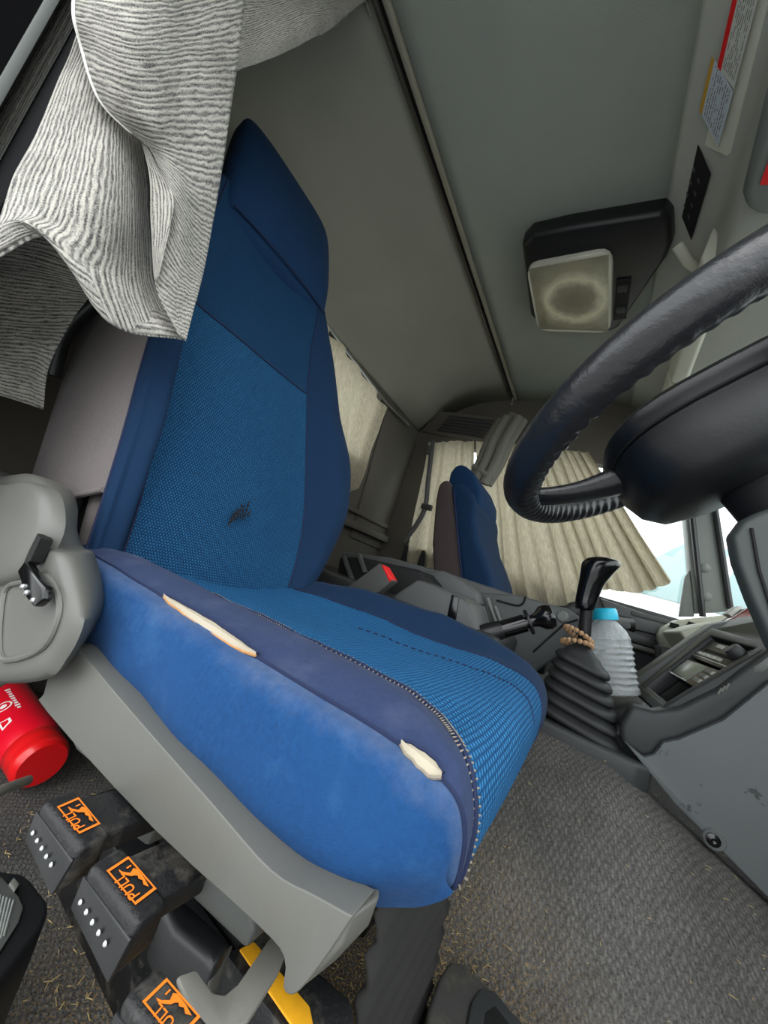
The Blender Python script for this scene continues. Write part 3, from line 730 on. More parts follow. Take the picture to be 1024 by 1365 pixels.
# raised lobe of the cover and its bowl
ol = [(-40, 648), (0, 644), (30, 640), (52, 650), (60, 672), (58, 705), (40, 740), (14, 770), (-40, 770)]
q0 = [at(a, b, x=.150) for a, b in spl(ol, 5)]; c0 = sum(q0, Vector())/len(q0)
build('hinge_lobe', G().loft([[c0+(p-c0)*.4+Vector((-.002, 0, 0)) for p in q0], [c0+(p-c0)*.8+Vector((-.001, 0, 0)) for p in q0], [c0+(p-c0)*.93+Vector((.001, 0, 0)) for p in q0], [c0+(p-c0)+Vector((.006, 0, 0)) for p in q0], [c0+(p-c0)*1.03+Vector((.016, 0, 0)) for p in q0]]), 'grey_plastic', rc, angle=70)
ol = [(6, 790), (30, 775), (62, 768), (78, 790), (80, 820), (60, 862), (20, 880), (0, 870)]
q0 = [at(a, b, x=.1585) for a, b in spl(ol, 4)]; c0 = sum(q0, Vector())/len(q0)
build('raised_rim', G().tube([c0+(p-c0)*.98 for p in q0], .0030, 8, closed=True), 'grey_plastic', rc)
q0 = [at(a, b, x=.148) for a, b in ((50, 711), (54, 718), (40, 748), (31, 752), (38, 735))]
build('lever_slot', G().prism(q0, (.01, 0, 0)), 'groove', rc)
q0 = [at(a, b, x=.145) for a, b in ((22, 762), (32, 748), (58, 782), (54, 800), (44, 809), (34, 797))]
lv = build('recliner_lever', G().prism(q0, (.008, 0, 0)), 'blackgloss', ds, .002)
for a, b in ((30, 782), (35, 790), (44, 800)): build('rivet', G().lathe([(0, 0), (.0028, 0), (.002, .0016), (0, .002)], at(a, b, x=.145), (-1, 0, 0), 10), 'steel', lv)
# --- grey valance along the near side
top = [(92, 858), (110, 872), (176, 950), (283, 1072), (361, 1160), (420, 1194), (470, 1222)]
bot = [(440, 1268), (415, 1302), (398, 1322), (386, 1327), (377, 1316), (378, 1276), (342, 1233), (205, 1106), (63, 950), (58, 925), (76, 868)]
r0 = [at(a, b, x=.188) for a, b in [tuple(p) for p in cr(np.array(top, float), 4)]+[tuple(p) for p in cr(np.array(bot, float), 3)]]
va = build('side_valance', G().prism(r0, (.022, 0, 0)), 'grey_plastic', ds, .008, 4)
r0 = [at(a, b, x=.206) for a, b in ((80, 955), (120, 975), (215, 1080), (330, 1200), (338, 1245), (327, 1268), (235, 1180), (228, 1130), (205, 1105), (195, 1130), (168, 1110), (160, 1060), (135, 1030), (100, 1000))]
build('lower_skirt', G().prism(r0, (.03, 0, 0)), 'grey_plastic_dk', ds, .003, 2)
# end wrap of the valance round the front corner
r0 = [at(a, b, x=.190) for a, b in ((400, 1190), (470, 1222), (455, 1262), (412, 1308), (390, 1326), (382, 1310), (392, 1262))]
build('front_corner_cap', G().loft([r0, [p+Vector((.02, -.004, 0)) for p in r0], [p+Vector((.035, .004, .0)) for p in r0]]), 'grey_plastic', ds, .009, 4)
# seat pan under the cushion and the suspension column below
g = G().box((.49, .33, .335), (.46, .48, .03)); build('seat_pan', g, 'blackmatte', ds, .004)
g = G().box((.52, .36, .20), (.24, .36, .24)); build('suspension_box', g, 'blackmatte', ds, .01)
for x in (.37, .66):
    build('slide_rail', G().box((x, .38, .075), (.045, .34, .05)), 'black', ds, .006)
    build('floor_rail', G().box((x, .38, .025), (.06, .38, .05)), 'black_dusty', ds, .004)
build('painted_strip', G().box((.345, .12, .053), (.03, .22, .006)), 'yellowpaint', ds, .002)
# ribbed bellows panel at the front of the base
q = [at(470, 1226, y=.105), at(560, 1222, y=.105), at(548, 1290, y=.105), at(452, 1400, y=.105)]
g = G(); 
q = [(.34, .10, .33), (.60, .10, .33), (.60, .08, .02), (.34, .08, .02)]
n = 40; rows = []
for i in range(n+1):
    t = i/n; a = Vector(q[0]).lerp(Vector(q[3]), t); b = Vector(q[1]).lerp(Vector(q[2]), t); off = Vector((0, -.004*math.sin(i*1.6), 0))
    rows.append([list(a.lerp(b, s)+off) for s in np.linspace(0, 1, 12)])
sheet('bellows_panel', np.array(rows), 'bellows', ds, .004)
g = G().prism([at(a, b, z=.24) for a, b in ((300, 1270), (352, 1232), (470, 1330), (480, 1400), (400, 1400))], (0, 0, -.05)); build('slide_channel', g, 'black_dusty', ds, .004)
build('painted_strip', G().prism([at(a, b, z=.2415) for a, b in ((318, 1268), (338, 1258), (412, 1345), (420, 1385), (398, 1385))], (0, 0, .002)), 'yellowpaint', ds, .001)
# --- three black pull levers with orange pictograms
def lever(name, A_, B2, C2, D_, Ab, Db, ztop, arm):
    """A_,D_ the door-side corners of the top face, B2,C2 the seat-side ones; Ab, Db the lower corners of the dotted face (pixels)"""
    a, b, c, d = [at(*p, z=ztop) for p in (A_, B2, C2, D_)]
    ax = (a.x+d.x)/2; ab = at(*Ab, x=ax-.003); db = at(*Db, x=ax-.003)
    h = Vector((0, 0, -.024)); ab = Vector((ax-.003, a.y, ztop-.024)); db = Vector((ax-.003, d.y, ztop-.024))
    g = G().add([a, b, c, d, ab, b+h, c+h, db], [(0, 1, 2, 3), (4, 7, 6, 5), (0, 4, 5, 1), (1, 5, 6, 2), (2, 6, 7, 3), (3, 7, 4, 0)])
    lv = build('pull_lever', g, 'black_dusty', ds, .004, 3)
    g2 = G().add([p+Vector((-.0008, 0, 0)) for p in (a+Vector((0, 0, -.005)), d+Vector((0, 0, -.005)), db, ab)], [(0, 1, 2, 3)])
    f = build('lever_face', G().prism([p+Vector((-.0006, 0, 0)) for p in (a.lerp(ab, .25), d.lerp(db, .25), db.lerp(d, .04), ab.lerp(a, .04))], (.002, 0, 0)), 'black', lv, .0008)
    for k in range(5):
        t = .14+.15*k; p = a.lerp(d, t).lerp(ab.lerp(db, t), .62)+Vector((-.0014, 0, 0))
        build('dimple', G().lathe([(0, -.0006), (.0014, -.0004), (.0009, .0004), (0, .0006)], p, (-1, 0, 0), 10), 'silver', lv)
    # pictogram: u along the seat (A->D), v towards the seat (A->B)
    up = Vector((0, 0, .0007)); q = [a+up, d+up, c+up, b+up]
    def fr(u, v): return qpt(q, u, v)
    s0, s1, t0, t1 = .22, .80, .20, .86
    ring_o = [fr(s0, t0), fr(s1, t0), fr(s1, t1), fr(s0, t1)]; ring_i = [fr(s0+.035, t0+.045), fr(s1-.035, t0+.045), fr(s1-.035, t1-.045), fr(s0+.035, t1-.045)]
    g = G().add(ring_o+ring_i, [(0, 1, 5, 4), (1, 2, 6, 5), (2, 3, 7, 6), (3, 0, 4, 7)])
    hand = [(u, .42+(v-.24)*.70) for u, v in [(.30, .28), (.36, .34), (.43, .52), (.40, .72), (.44, .80), (.60, .78), (.72, .70), (.66, .60), (.60, .68), (.55, .60), (.52, .66), (.49, .58), (.47, .46), (.40, .30), (.34, .24)]]
    o_ = len(g.v); g.add([fr(u, v) for u, v in hand], [tuple(range(len(hand)))])
    g.add([fr(.34, .62), fr(.36, .62), fr(.36, .76), fr(.34, .76)], [(0, 1, 2, 3)])
    pic = build('pictogram', g, 'orange', lv, smooth=False)
    text('lettering', 'PULL', (d-a).length*.17, 'orange', pic, fr(.55, .325), a-d, a-b, .0002)
    # arm running under the valance
    m = (b+c)/2; g = G().prism([b.lerp(c, .12)+Vector((-.004, 0, -.004)), b.lerp(c, .88)+Vector((-.004, 0, -.004)), b.lerp(c, .88)+Vector((.07, 0, -.008)), b.lerp(c, .12)+Vector((.07, 0, -.008))], (0, 0, -.014))
    if arm == 0: build('lever_arm', g, 'black_dusty', lv, .003)
    return lv
lever('pull_lever', (55, 1068), (100, 1049), (150, 1110), (107, 1131), (48, 1094), (95, 1165), .335, 0)
lever('pull_lever', (118, 1152), (163, 1124), (228, 1198), (185, 1233), (110, 1185), (171, 1267), .335, 0)
lever('pull_lever', (162, 1328), (212, 1281), (290, 1370), (240, 1425), (150, 1360), (228, 1460), .335, 9)
# bent steel bracket of the front lever and the black slide handle behind it
br = [(236, 1300), (262, 1291), (285, 1322), (300, 1325), (318, 1310), (362, 1246), (382, 1268), (372, 1295), (330, 1362), (300, 1380), (270, 1372)]
build('bent_bracket', G().prism([at(a, b, z=.318) for a, b in br], (0, 0, -.004)), 'metal', ds, .0015)
g = G().prism([at(a, b, z=.27) for a, b in ((214, 1206), (245, 1192), (310, 1252), (286, 1290), (275, 1275), (232, 1240))], (0, 0, -.035))
build('slide_bar', g, 'black', ds, .006, 3)
build('slide_bar_end', G().prism([at(a, b, z=.26) for a, b in ((275, 1290), (312, 1255), (306, 1268), (288, 1302), (280, 1310))], (0, 0, -.03)), 'rubber_dusty', ds, .003)
# ================================================================== CURTAINS
def raise_to(row, z, n=14):
    """more cloth above a top row, up to its rail at height z"""
    c = row.mean(0); out = []
    for k in range(n):
        t = 1-k/n; r = row.copy(); r[:, 2] = row[:, 2]*(1-t)+z*t
        r[:, 0] += .006*t*np.sin(np.arange(len(row))*.9)
        out.append(r)
    return np.array(out)
def px_sheet(name, rows, depth, mat, parent=None, nr=8, nc=8, thick=.0016, uvflip=False, wr=.004, seed=1, up=None):
    """a hanging cloth: rows of (px, py) with a matching table of Y depths"""
    ctrl = [[at(a, b, y=d) for (a, b), d in zip(r, dr_)] for r, dr_ in zip(rows, depth)]
    A = dense(ctrl, nr, nc)
    for i in range(A.shape[0]):
        for j in range(A.shape[1]):
            p = A[i, j]; k = 1+fnoise(p, 16, wr*3, seed)+fnoise(p, 45, wr, seed+3)
            A[i, j] = np.array(CAM)+(p-np.array(CAM))*k
    if up: A = np.concatenate([raise_to(A[0], up), A])
    return sheet(name, A, mat, parent, thick, uvflip), A
# big striped curtain hanging beside the camera
cb = thing('striped_curtain', (.18, .6, 1.2), 'grey and white striped knit curtain bunched at the upper left', 'curtain')
rowsA = [[(112, -60), (180, -50), (255, -55), (335, -60)],
         [(100, 10), (175, 25), (250, 20), (326, 0)],
         [(108, 55), (180, 80), (250, 75), (318, 70)],
         [(132, 130), (190, 150), (248, 150), (306, 150)],
         [(170, 172), (215, 200), (255, 215), (296, 220)],
         [(196, 192), (232, 240), (258, 275), (284, 290)],
         [(226, 270), (240, 310), (256, 340), (272, 355)],
         [(206, 372), (222, 390), (240, 400), (259, 408)],
         [(238, 448), (240, 450), (243, 452), (247, 455)]]
depA = [[.60, .56, .58, .62], [.60, .54, .58, .62], [.60, .535, .575, .615], [.60, .54, .57, .61], [.585, .55, .565, .595], [.565, .545, .56, .58], [.545, .535, .545, .56], [.535, .53, .535, .54], [.52, .52, .52, .52]]
_, SA = px_sheet('front_fold', rowsA, depA, 'knit', cb, 8, 12, wr=.006, seed=2, up=1.66)
build('selvedge', G().tube([Vector(p)+Vector((-.001, 0, 0)) for p in SA[:, 0][:55]], .0022, 6), 'hem', cb)
rowsB = [[(118, -10), (140, 10), (160, 60), (176, 110)],
         [(98, 60), (124, 75), (152, 120), (180, 150)],
         [(78, 110), (110, 120), (150, 160), (190, 190)],
         [(50, 180), (95, 185), (145, 210), (196, 240)],
         [(20, 235), (75, 250), (140, 275), (200, 300)],
         [(2, 290), (60, 290), (130, 330), (207, 375)],
         [(-10, 322), (36, 312), (100, 352), (225, 415)],
         [(-20, 345), (22, 316), (84, 322), (246, 452)]]
rowsB[6] = [(-12, 318), (40, 300), (122, 362), (222, 412)]
rowsB[7] = [(-14, 350), (78, 318), (148, 432), (246, 454)]
depB = [[.64, .63, .63, .62], [.635, .63, .62, .61], [.64, .62, .61, .61], [.64, .605, .575, .62], [.63, .59, .555, .625], [.61, .575, .545, .62], [.60, .565, .54, .59], [.59, .565, .535, .535]]
_, SB = px_sheet('rear_fold', rowsB, depB, 'knit', cb, 8, 12, uvflip=True, wr=.005, seed=4)
hm = [Vector(p)+Vector((-.0012, 0, 0)) for p in SB[-1]]
# turned-up hem along the lower edge of the rear fold
HM = np.array([[list(Vector(SB[-1-k, j])+Vector((-.004, 0, 0))) for k in range(0, 9, 2)] for j in range(SB.shape[1])])
sheet('turned_hem', HM, 'knit', cb, .0016, uvflip=True)
rowsF = [[(190, 190), (196, 194)], [(200, 240), (224, 246)], [(202, 300), (232, 275)], [(205, 350), (220, 335)], [(207, 374), (210, 376)]]
px_sheet('turned_fold', rowsF, [[.575, .57], [.565, .55], [.55, .53], [.54, .525], [.53, .525]], 'knit', cb, 6, 8, uvflip=True, wr=.001)
# darker rear length hanging below it
cdk = thing('striped_curtain', (.23, .9, .8), 'shaded striped knit curtain end below the bunched one at left edge', 'curtain')
rowsD = [[(-60, 300), (-10, 300), (70, 310), (140, 360)], [(-60, 360), (-10, 360), (60, 370), (128, 385)], [(-60, 420), (-10, 420), (50, 425), (98, 425)], [(-60, 470), (-10, 472), (40, 478), (66, 488)], [(-60, 520), (-10, 525), (35, 538), (58, 546)]]
px_sheet('hanging_length', rowsD, [[.88, .86, .84, .82]]*5, 'knit_dk', cdk, 8, 10, uvflip=False, wr=.008, seed=7)
# wall of knit behind the door pillar
A = np.array([[(x, .97+.004*math.sin(x*900), z) for x in np.linspace(.026, .062, 40)] for z in np.linspace(.5, 1.7, 30)])
cw = sheet('pillar_curtain', A, 'knit_dk', None, .0016, uvflip=True); tag(cw, 'dark striped knit curtain between the black pillar and pale strip', 'curtain')
# gathered sleeper curtain at the near end of the ceiling track
rowsE = [[(290, -60), (400, -50), (520, -30)], [(300, 0), (410, -10), (506, -12)], [(306, 45), (400, 12), (492, -2)], [(310, 75), (390, 45), (470, 14)], [(312, 95), (370, 74), (440, 40)]]
def ysheet(name, rows, ys, mat, nr=8, nc=10, wr=.01, seed=1, **kw):
    ctrl = [[at(a, b, y=d) for (a, b), d in zip(r, dd)] for r, dd in zip(rows, ys)]
    A = dense(ctrl, nr, nc)
    for i in range(A.shape[0]):
        for j in range(A.shape[1]): A[i, j, 1] += fnoise(A[i, j], 18, wr, seed)
    A = np.concatenate([raise_to(A[0], 1.765), A])
    return sheet(name, A, mat, kw.pop('parent', None), .002, **kw), A
ce_, SE = ysheet('sleeper_curtain', rowsE, [[.70, .72, .73], [.69, .71, .725], [.68, .70, .72], [.675, .69, .71], [.675, .69, .705]], 'knit', uvflip=False, wr=.015, seed=9)
tag(ce_, 'striped knit sleeper curtain gathered at the near end of ceiling track', 'curtain')
# ---- passenger side window curtains (pleated beige cloth)
def pleat(name, top, bot, x0, amp, freq, mat, label, rows=26, colsn=150, phase=0, flare=1.0, seed=1, gather=0.0):
    """top/bot: lists of pixels along the upper and lower edge"""
    T = cr(np.array([list(at(a, b, x=x0)) for a, b in top]), 12); Bq = cr(np.array([list(at(a, b, x=x0)) for a, b in bot]), 12)
    def res(Q, n):
        d = np.concatenate([[0], np.cumsum(np.linalg.norm(np.diff(Q, axis=0), axis=1))]); t = np.linspace(0, d[-1], n)
        return np.stack([np.interp(t, d, Q[:, k]) for k in range(3)], 1)
    T, Bq = res(T, colsn), res(Bq, colsn); A = np.zeros((rows, colsn, 3))
    for i in range(rows):
        t = i/(rows-1)
        for j in range(colsn):
            s = j/(colsn-1); p = T[j]*(1-t)+Bq[j]*t
            ph = s**1.5*freq*2*math.pi+phase+2.6*noise.noise(Vector((s*6, t*1.0, seed)))
            p = p+np.array([(amp*(.55+.45*t*flare)*(1+.8*noise.noise(Vector((s*8, 3, seed)))))*math.sin(ph)+.022*noise.noise(Vector((s*7, t*2.5, seed+5))), .3*amp*math.cos(ph), 0])
            A[i, j] = p
    o = sheet(name, A, mat, None, 0); tag(o, label, 'curtain'); return o, A
pleat('window_curtain', [(636, 588), (680, 590), (735, 597), (787, 603)], [(640, 800), (700, 806), (755, 806), (800, 786), (850, 790), (897, 776)], 2.035, .022, 11, 'curtain', 'pleated beige curtain flaring across the passenger window', flare=1.2, seed=3)
pleat('window_curtain', [(572, 590), (600, 588), (633, 588)], [(540, 760), (600, 770), (634, 780)], 2.08, .012, 4, 'curtain', 'shaded beige curtain behind the passenger seat backrest', seed=6)
# bunched sleeper curtain hanging from the far end of the track, tied back
tb = thing('tied_curtain', at(685, 550, x=2.0), 'grey sleeper curtain gathered and tied at far end of track', 'curtain')
g0 = [(668, 560), (676, 556), (684, 553), (692, 556), (698, 560)]; g1 = [(628, 640), (634, 640), (640, 643), (645, 645), (650, 646)]
for k, (a, b) in enumerate(zip(g0, g1)):
    x_ = 1.955-.012*(k % 2)*2
    p = [at(*a, x=x_+.02), at(a[0]*.66+b[0]*.34-2, a[1]*.66+b[1]*.34, x=x_), at(a[0]*.34+b[0]*.66, a[1]*.34+b[1]*.66+2, x=x_), at(*b, x=x_)]
    P = cr(np.array([list(q) for q in p]), 5)
    build('fold', G().tube([Vector(q) for q in P], [.030-.006*abs(t-.6) for t in np.linspace(0, 1, len(P))], 10), 'curtain_tie', tb)
build('tie_band', G().tube([at(632, 622, x=1.94), at(641, 628, x=1.92), at(650, 634, x=1.92), at(657, 636, x=1.94)], .02, 8), 'curtain_tie', tb)
# ---- rear window curtain, lit from behind
T = [(425, 418), (450, 455), (485, 500), (514, 543)]; Bq = [(440, 700), (455, 690), (470, 668), (478, 640)]
TT = cr(np.array([list(at(a, b, y=YR-.04)) for a, b in T]), 20); BB = cr(np.array([list(at(a, b, y=YR-.04)) for a, b in [(380, 640), (420, 655), (455, 665), (476, 650)]]), 20)
A = np.zeros((30, len(TT), 3))
for i in range(30):
    t = i/29
    for j in range(len(TT)):
        p = TT[j]*(1-t)+BB[j]*t; s = j/(len(TT)-1)
        A[i, j] = p+np.array([0, .014*math.sin(s*30+2*noise.noise(Vector((s*3, t, 2))))+.02*noise.noise(Vector((s*6, t*3, 9))), 0])
# the curtain goes on behind the seat to the near end of the window
ext = np.array([[(A[i, 0, 0]-.6*(1-k/12), A[i, 0, 1]+.014*math.sin(k*2.2), A[i, 0, 2]) for k in range(12)] for i in range(30)])
A = np.concatenate([ext, A], axis=1)
o = sheet('rear_window_curtain', A, 'curtain', None, 0); tag(o, 'sunlit cream curtain over the rear window beside the headrest', 'curtain')
# seat belt of the passenger side on the wall
bp = [(577, 588), (575, 606), (571, 640), (567, 676), (555, 700), (538, 722)]
P = cr(np.array([list(at(a, b, x=XP-.11)) for a, b in bp]), 6)
sb = thing('seat_belt', at(570, 660, x=XP-.02), 'dark seat belt hanging on wall behind the passenger seat', 'seat belt')
build('webbing', G().tube([Vector(q) for q in P], .016, 8, flat=1), 'console', sb)
build('anchor', G().box(at(573, 600, x=XP-.115), (.03, .035, .06)), 'grey_plastic_dk', sb, .005)
build('guide', G().box(at(569, 676, x=XP-.115), (.03, .07, .035)), 'console_dk', sb, .005)
# ================================================================== PASSENGER SEAT
ps = thing('passenger_seat', (1.62, .5, .35), 'blue passenger seat with taupe back standing before the beige curtain', 'seat')
xa, xb = 1.40, 1.86
def side(pts, x0, x1, mat, nm, bev=.02, parent=ps):
    r = [at(a, b, x=1.40) for a, b in pts]; r = [Vector((x0, p.y, p.z)) for p in r]
    return build(nm, G().prism(r, (x1-x0, 0, 0)), mat, parent, bev, 4)
side([(580, 665), (584, 645), (594, 637), (602, 644), (606, 690), (612, 735), (620, 800), (580, 800), (575, 725)], xa, xb, 'taupe_shaded', 'back_cover', .02)
side([(597, 645), (612, 640), (628, 655), (634, 670), (632, 690), (637, 720), (646, 742), (655, 770), (658, 800), (616, 800), (608, 730)], xa+.005, xb-.005, 'navy', 'backrest', .025)
side([(590, 640), (594, 622), (602, 612), (612, 611), (626, 622), (635, 646), (634, 664), (626, 676), (612, 664), (602, 650)], xa+.06, xb-.06, 'head_navy', 'head_restraint', .025)
side([(614, 796), (690, 800), (705, 830), (690, 850), (612, 850)], xa, xb, 'navy', 'seat_cushion', .02)
build('seat_base', G().box((1.63, .30, .41), (.36, .40, .10)), 'blackmatte', ps, .01)
sp2 = [at(a, b, x=xa) for a, b in ((604, 655), (611, 735), (618, 796))]
build('piping', G().tube([p+Vector((-.002, -.004, 0)) for p in sp2], .004, 8), 'darkthread', ps)
# ================================================================== STEERING WHEEL
WC = Vector((.562, -.053, .863)); TH = .71
E1, E2, EN = Vector((1, 0, 0)), Vector((0, math.cos(TH), -math.sin(TH))), Vector((0, math.sin(TH), math.cos(TH)))
def wp(u, v, d=0): return WC+E1*u+E2*v+EN*d
sw = thing('steering_wheel', wp(0, 0, -.1), 'black leather covered steering wheel at the right edge', 'steering wheel')
NS, NR, RW, RT = 420, 26, .236, .0238
g = G(); rings = []
for i in range(NS):
    t = 2*math.pi*i/NS; rad = E1*math.cos(t)+E2*math.sin(t); ring = []
    for k in range(NR):
        a = 2*math.pi*k/NR          # a=0 outward, 90 towards the driver
        ca, sa = math.cos(a), math.sin(a)
        grip = max(0, math.cos(a-math.radians(235)))**5
        rr = RT*(1+.02*math.sin(3*a))+grip*(.0008+.0024*max(0, math.sin(t))**2)*math.sin(i*2*math.pi/NS*84)+.0006*noise.noise(Vector((i*.3, k*.5, 0)))
        ring.append(WC+rad*(RW+rr*ca)+EN*(rr*sa))
    rings.append(ring)
rings.append(rings[0]); g.loft(rings, caps=False)
rim = build('rim', g, 'leather', sw, angle=80)
build('cover_seam', G().tube([WC+(E1*math.cos(t)+E2*math.sin(t))*(RW-RT*.93)+EN*RT*.40 for t in np.linspace(0, 2*math.pi, 200)[:-1]], .0009, 5, closed=True), 'black', rim)
def spoke(t0, w):
    rad = E1*math.cos(t0)+E2*math.sin(t0); tan = -E1*math.sin(t0)+E2*math.cos(t0); rings = []
    for s_, d, ww, th in ((.228, -.004, w*1.5, .010), (.212, -.012, w*1.15, .011), (.19, -.022, w, .012), (.16, -.032, w*1.0, .014), (.13, -.038, w*1.15, .017), (.095, -.042, w*1.3, .02)):
        rings.append([WC+rad*s_+EN*d+tan*(ww/2*math.copysign(abs(math.cos(a))**.7, math.cos(a)))+EN*(th*math.copysign(abs(math.sin(a))**.8, math.sin(a))) for a in np.linspace(0, 2*math.pi, 17)[:-1]])
    D = cr(np.array([[list(p) for p in r] for r in rings]), 4)
    return build('spoke', G().loft([[Vector(p) for p in r] for r in D]), 'leather', sw)
for t0 in (90, 205, 335): spoke(math.radians(t0), .045)
def sq_ring(r, d, sx=1.0, sy=1.0, n=32, e=.62, cu=0, cv=0):
    return [wp(cu+r*sx*math.copysign(abs(math.cos(a))**e, math.cos(a)), cv+r*sy*math.copysign(abs(math.sin(a))**e, math.sin(a)), d) for a in np.linspace(0, 2*math.pi, n+1)[:-1]]
hb = [sq_ring(.080, .004), sq_ring(.112, .000), sq_ring(.122, -.008), sq_ring(.124, -.020), sq_ring(.120, -.028), sq_ring(.120, -.031), sq_ring(.123, -.034), sq_ring(.122, -.060), sq_ring(.114, -.088), sq_ring(.098, -.106), sq_ring(.066, -.115)]
build('hub', G().loft(hb), 'hub', sw)
build('pad_line', G().tube(sq_ring(.1215, -.0295, n=64), .0016, 6, closed=True), 'groove', sw)
# steering column shroud below the hub
sc_ = thing('steering_column', (.562, -.25, .45), 'dark grey padded column shroud below the steering hub', 'steering column')
ol = [(1012, 680), (988, 692), (972, 714), (979, 750), (998, 800), (1026, 862), (1052, 900), (1140, 930), (1140, 640), (1060, 664)]
r = [at(a, b, x=.49) for a, b in ol]; cc = sum(r, Vector())/len(r)
build('shroud', G().loft([[cc+(p-cc)*.90+Vector((-.006, 0, 0)) for p in r], [cc+(p-cc)*.97+Vector((-.001, 0, 0)) for p in r], [p+Vector((.012, 0, 0)) for p in r], [p+Vector((.14, -.045, 0)) for p in r], [cc+(p-cc)*.92+Vector((.16, -.05, 0)) for p in r]]), 'column', sc_, .012, 4)
build('column_tube', G().tube([wp(0, 0, -.11), wp(0, 0, -.30), (.562, -.5, .3)], .04, 14), 'blackmatte', sc_)
build('shroud_seam', G().tube([at(a, b, x=.482) for a, b in ((1002, 704), (1012, 760), (1032, 822), (1060, 880))], .0015, 6), 'groove', sc_)
# ================================================================== CENTRE CONSOLE OVER THE ENGINE
cn = thing('engine_console', (1.1, .35, .33), 'dark grey centre console over the engine between the two seats', 'console')
def P3(x, pts): return [at(a, b, x=x) for a, b in pts]
def slab(nm, pts, x0, depth, mat, bev=.006, seg=3, parent=cn, slant=(0, 0)):
    r = P3(x0, pts); return build(nm, G().loft([r, [p+Vector((depth, slant[0], slant[1])) for p in r]]), mat, parent, bev, seg)
# near bin: lighter sloping lid, dark upright stripe
slab('storage_bin', [(505, 806), (556, 772), (610, 793), (624, 803), (648, 862), (640, 900), (505, 880)], .93, .16, 'console', .010)
slab('bin_stripe', [(602, 792), (612, 797), (606, 836), (594, 830)], .926, .01, 'blackgloss', .002)
slab('rear_tray', [(452, 742), (480, 742), (560, 760), (575, 778), (560, 830), (440, 830)], 1.00, .18, 'blackmatte', .010)
slab('cup_tray', [(572, 762), (590, 760), (614, 772), (634, 790), (640, 806), (600, 800), (572, 790)], 1.10, .10, 'console', .008)
for a, b, c, d in (((455, 742), (468, 778), (472, 776), (459, 740)), ((475, 738), (484, 764), (488, 762), (479, 737))):
    slab('tray_bar', [a, b, c, d], .985, .012, 'grey_plastic_dk', .001)
slab('side_panel', [(640, 790), (690, 793), (758, 812), (775, 824), (772, 842), (752, 870), (700, 905), (655, 890)], 1.18, .18, 'console', .008)
for pts in ([(640, 797), (655, 845)], [(650, 797), (667, 845)], [(660, 808), (668, 830)]):
    a, b = at(*pts[0], x=1.172), at(*pts[1], x=1.172); build('rib', G().tube([a, b], .006, 8), 'console_lt', cn)
P = cr(np.array([list(at(a, b, x=1.176)) for a, b in ((662, 800), (688, 807), (697, 804), (701, 795))]), 5)
build('panel_line', G().tube([Vector(p) for p in P], .0028, 6), 'groove', cn)
P = [at(a, b, x=1.176) for a, b in ((711, 869), (752, 832), (770, 826))]
build('panel_line', G().tube(P, .0022, 6), 'groove', cn)
build('rivet', G().lathe([(0, 0), (.016, 0), (.016, .004), (.012, .008), (0, .009)], at(750, 822, x=1.18), (-1, 0, 0), 20), 'console_lt', cn)
g = G().box((1.14, .545, .395), (.44, .75, .15)); build('engine_cover', g, 'console_dk', cn, .02, 3)
build('lower_tray', G().prism([(.93, .16, .345), (.93, -.125, .345), (.95, -.15, .345), (1.36, -.15, .345), (1.36, .16, .345)], (0, 0, -.05)), 'console_dk', cn, .010, 3)
slab('far_box', [(455, 735), (520, 743), (600, 765), (690, 794), (760, 812), (770, 870), (455, 800)], 1.22, .15, 'console', .008)
# parking brake handle
pb = thing('parking_brake_handle', at(650, 845, x=.96), 'black parking brake handle with flared end on the console', 'handle')
a, b = at(642, 847, x=.96), at(737, 820, x=1.00); ax_ = (b-a); Ln = ax_.length
build('base_boot', G().lathe([(.0, 0), (.024, 0), (.025, Ln*.12), (.022, Ln*.30), (.0, Ln*.31)], a, ax_, 22), 'black', pb)
build('sleeve', G().lathe([(.0, Ln*.30), (.021, Ln*.30), (.021, Ln*.62), (.0, Ln*.63)], a, ax_, 22), 'blackgloss', pb)
build('collar', G().lathe([(.0, Ln*.655), (.030, Ln*.655), (.030, Ln*.685), (0, Ln*.685)], a, ax_, 24), 'black', pb)
build('grip', G().lathe([(0, Ln*.62), (.014, Ln*.62), (.014, Ln*.72), (.017, Ln*.78), (.028, Ln*.86), (.030, Ln*.93), (.026, Ln*.99), (.016, Ln*1.01), (0, Ln*1.015)], a, ax_, 24), 'blackgloss', pb)
# seat belt buckle
bk = thing('belt_buckle', at(495, 780, x=.86), 'grey seat belt buckle with red release button', 'buckle')
c = P3(.86, [(463, 782), (506, 750), (524, 774), (498, 795), (478, 792)])
build('body', G().prism(c, (.035, 0, 0)), 'grey_plastic_dk', bk, .005, 3)
build('release_button', G().prism(P3(.8585, [(508, 752), (513, 755), (523, 772), (519, 776)]), (.03, 0, 0)), 'redlabel', bk, .002)
build('stalk', G().tube([at(485, 790, x=.875), at(480, 815, x=.85), at(478, 850, x=.84)], .012, 8, flat=.5), 'blackmatte', bk)
